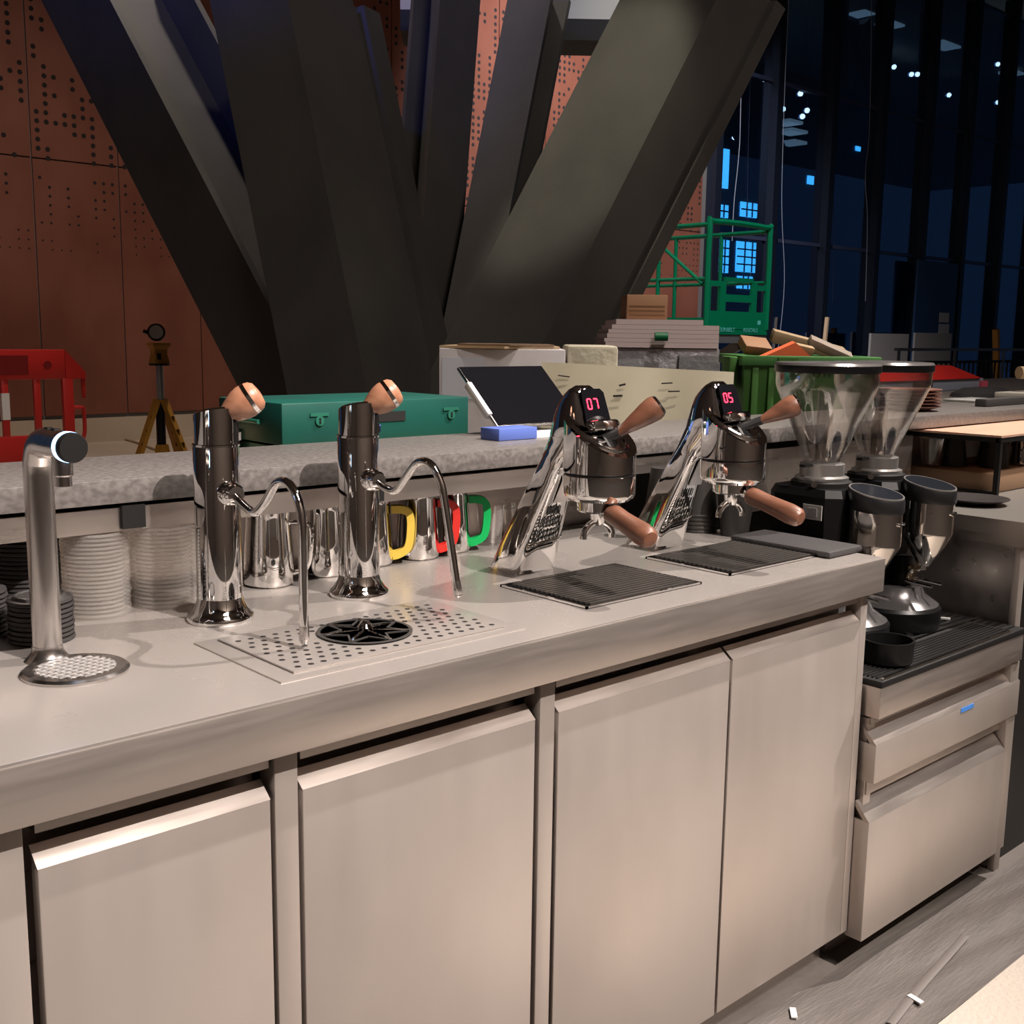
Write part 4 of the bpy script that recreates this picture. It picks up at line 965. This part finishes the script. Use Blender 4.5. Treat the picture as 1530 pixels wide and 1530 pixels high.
# red case on the deep bar, dark cloth, timber offcuts, boxes
Yc = 1.25
a, b = Py(1306,545,Yc), Py(1468,600,Yc)
rcse = thing('tool_case', 'red lidded grey tool case on the deep stone bar', 'case', (4.30, Yc, 1.1105)); 
x1 = Py(1470,600,Yc).x-4.30; x0 = Py(1316,600,Yc).x-4.30; zt_ = Py(1380,548,Yc).z-1.11; zmid = Py(1380,568,Yc).z-1.11
x0 = max(x0, -.38)
bx('lower_shell', mat('case_grey', (.30,.34,.42), .45), rcse, x0, x1-.02, 0, .34, 0, max(zmid,.02), bev=.004)
bm = NB(); zq = max(zmid,.02); prism(bm, [(x0-.02,-.01,zq),(x1-.06,-.01,zq),(x1-.22,.06,zt_),(x0+.02,.06,zt_)], (0,.30,0)); obj('lid', bm, REDP, rcse, smooth=0)
bx('latch', BLACKM, rcse, x0+.25, x0+.40, -.012, .0, zq*.4, zq*.9); bx('corner_pad', mat('pink_red', (.60,.10,.15), .5), rcse, x1-.06, x1+.0, -.012, .02, .0, zq*.75)
bm = NB(); lathe(bm, [(.15,0),(.14,.015),(.09,.034),(.03,.038)], 18, sy=.6); o = obj('black_cloth', bm, mat('cloth_black', (.012,.012,.014), .8), None, loc=(4.40, .93, 1.1105), rz=-.4); tag(o, 'crumpled black cloth on the deep stone bar', 'cloth')
o = bx('pale_tray', mat('pale_tray', (.50,.49,.48), .4), None, 3.93, 4.15, .72, .86, 1.1105, 1.119, bev=.002); tag(o, 'flat pale tray lying on the deep stone bar', 'tray')
o = bx('dark_bar', mat('slab_dark', (.06,.056,.056), .5), None, 3.72, 4.06, .60, .64, 1.1105, 1.136, bev=.003); tag(o, 'dark grey bar lying at the edge of the stone bar', 'bar')
o = bx('pale_carton', mat('pale_carton', (.60,.56,.50), .6), None, 4.17, 4.75, .58, .78, 1.1105, 1.142, bev=.003); tag(o, 'low pale carton carrying the timber offcuts', 'carton')
for k, (x, y, z, r) in enumerate(((4.36,.645,1.166,.25),(4.42,.716,1.166,.25),(4.40,.675,1.2135,-.5))):
    bm = NB(); cyl(bm, (-.14,0,0), (.14,0,0), .024, .022, 14); o = obj('timber_offcut', bm, TIMBER, None, loc=(x,y,z), rz=r); tag(o, ['round timber offcut lying across the pale carton','round timber offcut half behind on the pale carton','round timber offcut topmost on the pale carton'][k], 'timber')
# stack of brown plates behind the hoppers
p = Pz(1335,628,1.11)
for k in range(6):
    bm = NB(); lathe(bm, [(.05,0),(.055,.002),(.092,.013),(.093,.016),(.088,.015),(.053,.006),(.001,.006)], 32, cap=False); o = obj('brown_plate', bm, mat('plate_brown', (.26,.13,.10), .35), None, loc=(3.32+random.uniform(-.003,.003), .66, 1.1105+k*.0105)); tag(o, 'brown plate in the stack on the bar behind the grinder hoppers', 'plate', 'brown plates on the bar')

# ================================================================ FAR FLOOR THINGS
# red plastic barrier (pedestrian barrier panel)
Yr = 8.6
a = Py(0,522,Yr); zt = a.z; xr = Py(126,560,Yr).x
rb = thing('safety_barrier', 'red plastic pedestrian safety barrier with white reflective strips', 'barrier', (xr, Yr, 0))
ppx = F/(Py(60,560,Yr)-CAM).dot(_f); 
Lb = 2.0
top = zt; 
bx('top_beam', REDP, rb, -Lb, -.17, -.03, .03, top-.25, top, bev=.01)
bm = NB(); prism(bm, [(-.17,-.03,top),(-.02,-.03,top-.17),(0,-.03,top-.20),(0,-.03,top-.25),(-.17,-.03,top-.25)], (0,.06,0)); obj('sloped_end', bm, REDP, rb, smooth=0)
bx('hook', REDP, rb, -.03, 0, -.02, .02, top-.42, top-.25, bev=.008)
bx('reflector', REDD, rb, -.95, -.48, -.034, -.03, top-.21, top-.05); bx('white_strip', WHITE, rb, -1.05, -.95, -.034, -.03, top-.21, top-.05)
bm = NB(); lathe(bm, [(.035,0),(.035,.004)], 16, (-.32,-.03,top-.13), axis=(0,-1,0)); obj('boss', bm, REDD, rb)
bx('bottom_beam', REDP, rb, -Lb, -.12, -.03, .03, .10, top-.72, bev=.01)
bx('end_post', REDP, rb, -.20, -.11, -.03, .03, .10, top-.24, bev=.008)
for k in range(1, 7): 
    x = -.15 - k*.262
    ps = bx('baluster', REDP, rb, x-.028, x+.028, -.022, .022, top-.75, top-.22, bev=.008)
    if k % 2 == 0: bx('white_sleeve', WHITE, ps, x-.031, x+.031, -.026, .026, top-.58, top-.36)
bm = NB(); tube(bm, [(-.11,0,top-.50),(-.04,0,top-.50),(-.02,0,top-.53),(-.02,0,top-.72),(-.06,0,top-.80)], .018, 8, 3); obj('side_loop', bm, REDP, rb)
for x in (-.4, -1.6): bx('foot', BLACKM, rb, x-.06, x+.06, -.3, .3, 0, .10, bev=.01)
# tripod site light
Yt = 6.9
p = Py(240,600,Yt); sc = (p-CAM).dot(_f)/F
tl = thing('tripod_light', 'yellow tripod site light with a round lamp head', 'work light', (p.x, Yt, 0))
def tz_(y): return Py(240,y,Yt).z
bm = NB(); cyl(bm, (0,0,tz_(690)), (0,0,tz_(545)), .028, n=14); obj('mast', bm, GREYM, tl)
bm = NB(); cyl(bm, (-.005,0,tz_(700)), (-.005,0,tz_(600)), .034, n=14); obj('mast_sleeve', bm, BLACKM, tl)
bm = NB(); lathe(bm, [(.075,tz_(546)),(.075,tz_(543))], 20); obj('plate', bm, BLACKM, tl)
bm = NB(); zz = [tz_(y) for y in (543,538,530,522,516,512)]
rings(bm, [[Vector((sx*w, sy*w*.8, z)) for sx, sy in ((-1,-1),(1,-1),(1,1),(-1,1))] for z, w in zip(zz, (.062,.058,.048,.05,.068,.072))]); hd = obj('lamp_mount', bm, YTRI, tl, smooth=0)
bx('mount_window', BLACKM, hd, -.034, -.004, -.047, -.040, tz_(537), tz_(528))
bm = NB(); c0 = Vector((-.018,-.01,tz_(497))); ax = Vector((-.45,-.85,.12)); lathe(bm, [(.042,-.05),(.062,-.03),(.066,.02),(.060,.03)], 24, c0, axis=ax); lh = obj('lamp_head', bm, BLACKP, tl)
bm = NB(); lathe(bm, [(.050,.03),(.050,.034)], 24, c0, axis=ax); obj('lens', bm, mat('lens', (.55,.50,.50), .25), lh)
bm = NB(); cyl(bm, c0+Vector((-.07,0,.0)), c0+Vector((-.10,0,.01)), .014, n=10); obj('swivel_knob', bm, BLACKP, lh)
zh = tz_(597)
for (x, y) in ((-.36,-.05),(.20,-.28),(.32,.18)):
    bm = NB(); bar(bm, (x*.08,y*.08,zh), (x,y,0), .06, .032); lg = obj('leg', bm, YTRI, tl)
    for k in range(5):
        q = Vector((x*.08,y*.08,zh)).lerp(Vector((x,y,0)), .18+.12*k); bm = NB(); box(bm, q.x-.012, q.x+.012, q.y-.026, q.y-.018, q.z-.025, q.z+.025); obj('cut_out', bm, mat('tripod_dark', (.16,.08,.015), .6), lg)
bm = NB(); lathe(bm, [(.06,tz_(690)),(.07,tz_(684)),(.05,tz_(664))], 6); obj('lower_hub', bm, YTRI, tl)
bm = NB(); tube(bm, [Pz(x, y, .012) for x, y in ((150,650),(175,654),(200,660),(222,668),(232,672))], .014, 6, 4); o = obj('floor_cable', bm, mat('tan_cable', (.30,.20,.12), .6)); tag(o, 'tan cable lying on the pale floor beside the tripod', 'cable')
# scissor lift platform
Yl = 5.4
a, b = Py(1060,330,Yl), Py(1152,340,Yl); zf = Py(1105,500,Yl).z
wl = b.x-a.x; ztop = a.z; H2 = ztop-zf; Ll = 1.75
lf = thing('scissor_lift', 'green scissor lift basket with guard rails and gate', 'lift', (a.x, Yl, 0))
def rail(nm, pts, r=.022): bm = NB(); tube(bm, pts, r, 8); return obj(nm, bm, LIFTG, lf)
rail('gate_frame', smoothpath([(0.01,0,zf+.05),(0.01,0,ztop-.07),(.08,0,ztop),(wl-.08,0,ztop-.0),(wl-.01,0,ztop-.07),(wl-.01,0,zf+.05)], 4), .028)
# end plate with cut outs
zp = zf; hp = H2*.48
gp = bx('end_plate', LIFTG, lf, 0, wl, -.012, .012, zp, zp+hp*.44)
for x0, x1, z0, z1 in ((0,.05,hp*.44,hp),(wl*.20,wl*.29,hp*.44,hp),(wl*.71,wl*.80,hp*.44,hp),(wl-.05,wl,hp*.44,hp),(wl*.29,wl*.71,hp*.62,hp*.76),(.05,wl*.20,hp*.90,hp),(wl*.80,wl-.05,hp*.86,hp*.96)):
    bx('plate_strut', LIFTG, lf, x0, x1, -.012, .012, zp+z0, zp+z1)
bx('gate_arch', LIFTG, lf, wl*.27, wl*.73, -.014, .014, zp+hp, zp+hp+.04)
bx('lower_gate', LIFTG, lf, wl*.29, wl*.71, -.016, -.012, zp+hp*.1, zp+hp*.36)
text('fleet_lettering', 'SUNBELT', .056, TEAL, lf, (wl*.33, -.016, zp+hp*.085), (PI/2,0,0)); text('fleet_lettering', 'RENTALS', .056, TEAL, lf, (wl*.71, -.016, zp+hp*.085), (PI/2,0,0))
bx('sticker', TEAL, lf, wl*.83, wl*.88, -.014, -.011, zp+hp*.20, zp+hp*.28)
for s_, x in ((0,.0),(1,wl)):
    rail('top_rail', [(x,0,ztop-.03),(x,Ll,ztop-.03)], .022); rail('mid_rail', [(x,0,ztop-.55*H2*.92),(x,Ll,ztop-.55*H2*.92)], .018)
    for k in range(1, 4): rail('rail_post', [(x,Ll*k/3,zf),(x,Ll*k/3,ztop-.03)], .02)
    bx('toe_board', LIFTG, lf, x-.01, x+.01, 0, Ll, zf, zf+.15)
rail('brace', [(0,.05,ztop-.55*H2),(0,.55,ztop-.20*H2),(0,.9,ztop-.20*H2)], .018)
rail('back_rail', [(0,Ll,ztop-.03),(wl,Ll,ztop-.03)], .022)
bx('platform', GREYM, lf, 0, wl, 0, Ll, zf-.08, zf)
for s_ in (-1, 1):
    bm = NB(); bar(bm, (wl/2+s_*.25, .15, .5), (wl/2+s_*.25, Ll-.15, zf-.1), .05, .1); bar(bm, (wl/2+s_*.25, Ll-.15, .5), (wl/2+s_*.25, .15, zf-.1), .05, .1); obj('scissor_arm', bm, GREYM, lf)
bx('chassis', LIFTG, lf, .02, wl-.02, 0, Ll, .18, .5, bev=.02)
for x in (.04, wl-.04):
    for y in (.3, Ll-.3):
        bm = NB(); cyl(bm, (x-.05,y,.16), (x+.05,y,.16), .16, n=20); obj('wheel', bm, BLACKM, lf)

# ---- dust sheet and rug on the floor in front of the counter
def flat(name, label, pts, z, th, M, cat, amp, n=26):
    P = [Vector((p.x, p.y, z)) for p in pts]
    def fn(p, u, v, off): q = Vector(p); q.z = z + th + abs(off); return q
    o = sheet(name, label, P, n, n//2, amp, M, th, fn); o['category'] = cat; return o
flat('dust_sheet', 'crumpled grey floor protection sheet in front of the counter', [Vector((1.35,-.19,0)), Vector((3.6,-.23,0)), Vector((3.6,-.03,0)), Vector((1.35,.055,0))], 0, .002, SHEET, 'floor sheet', .0050, 60)
o = flat('floor_mat', 'pale beige floor mat beyond the grey sheet', [Vector((1.5,-1.6,0)), Vector((3.4,-1.6,0)), Vector((3.4,-.215,0)), Vector((1.5,-.205,0))], 0, .004, mat('beige_mat', (.50,.44,.38), .85, 0., bump=(90,(1,1,1),.4)), 'mat', .0008, 20)
for k, (x, y) in enumerate(((1255,1380),(1185,1523),(1367,1502))):
    p = Pz(x, y, 0); bm = NB(); box(bm, -.016, .016, -.006, .006, 0, .003); o = obj('paper_scrap', bm, WHITE, None, loc=(p.x, p.y, .0125), rz=k*.7); tag(o, 'small white paper scrap on the grey floor sheet', 'scrap', 'scraps on the floor sheet')

a, b = Pz(1330,1530,.012), Pz(1442,1398,.012)
bm = NB(); tube(bm, [a, a.lerp(b,.35)+Vector((.01,.004,.0)), a.lerp(b,.7)+Vector((-.008,.0,.0)), b], .009, 8, 5, flat=.2); o = obj('tape_strip', bm, mat('grey_tape', (.15,.133,.122), .5)); tag(o, 'grey tape seam running across the crumpled floor sheet', 'tape')
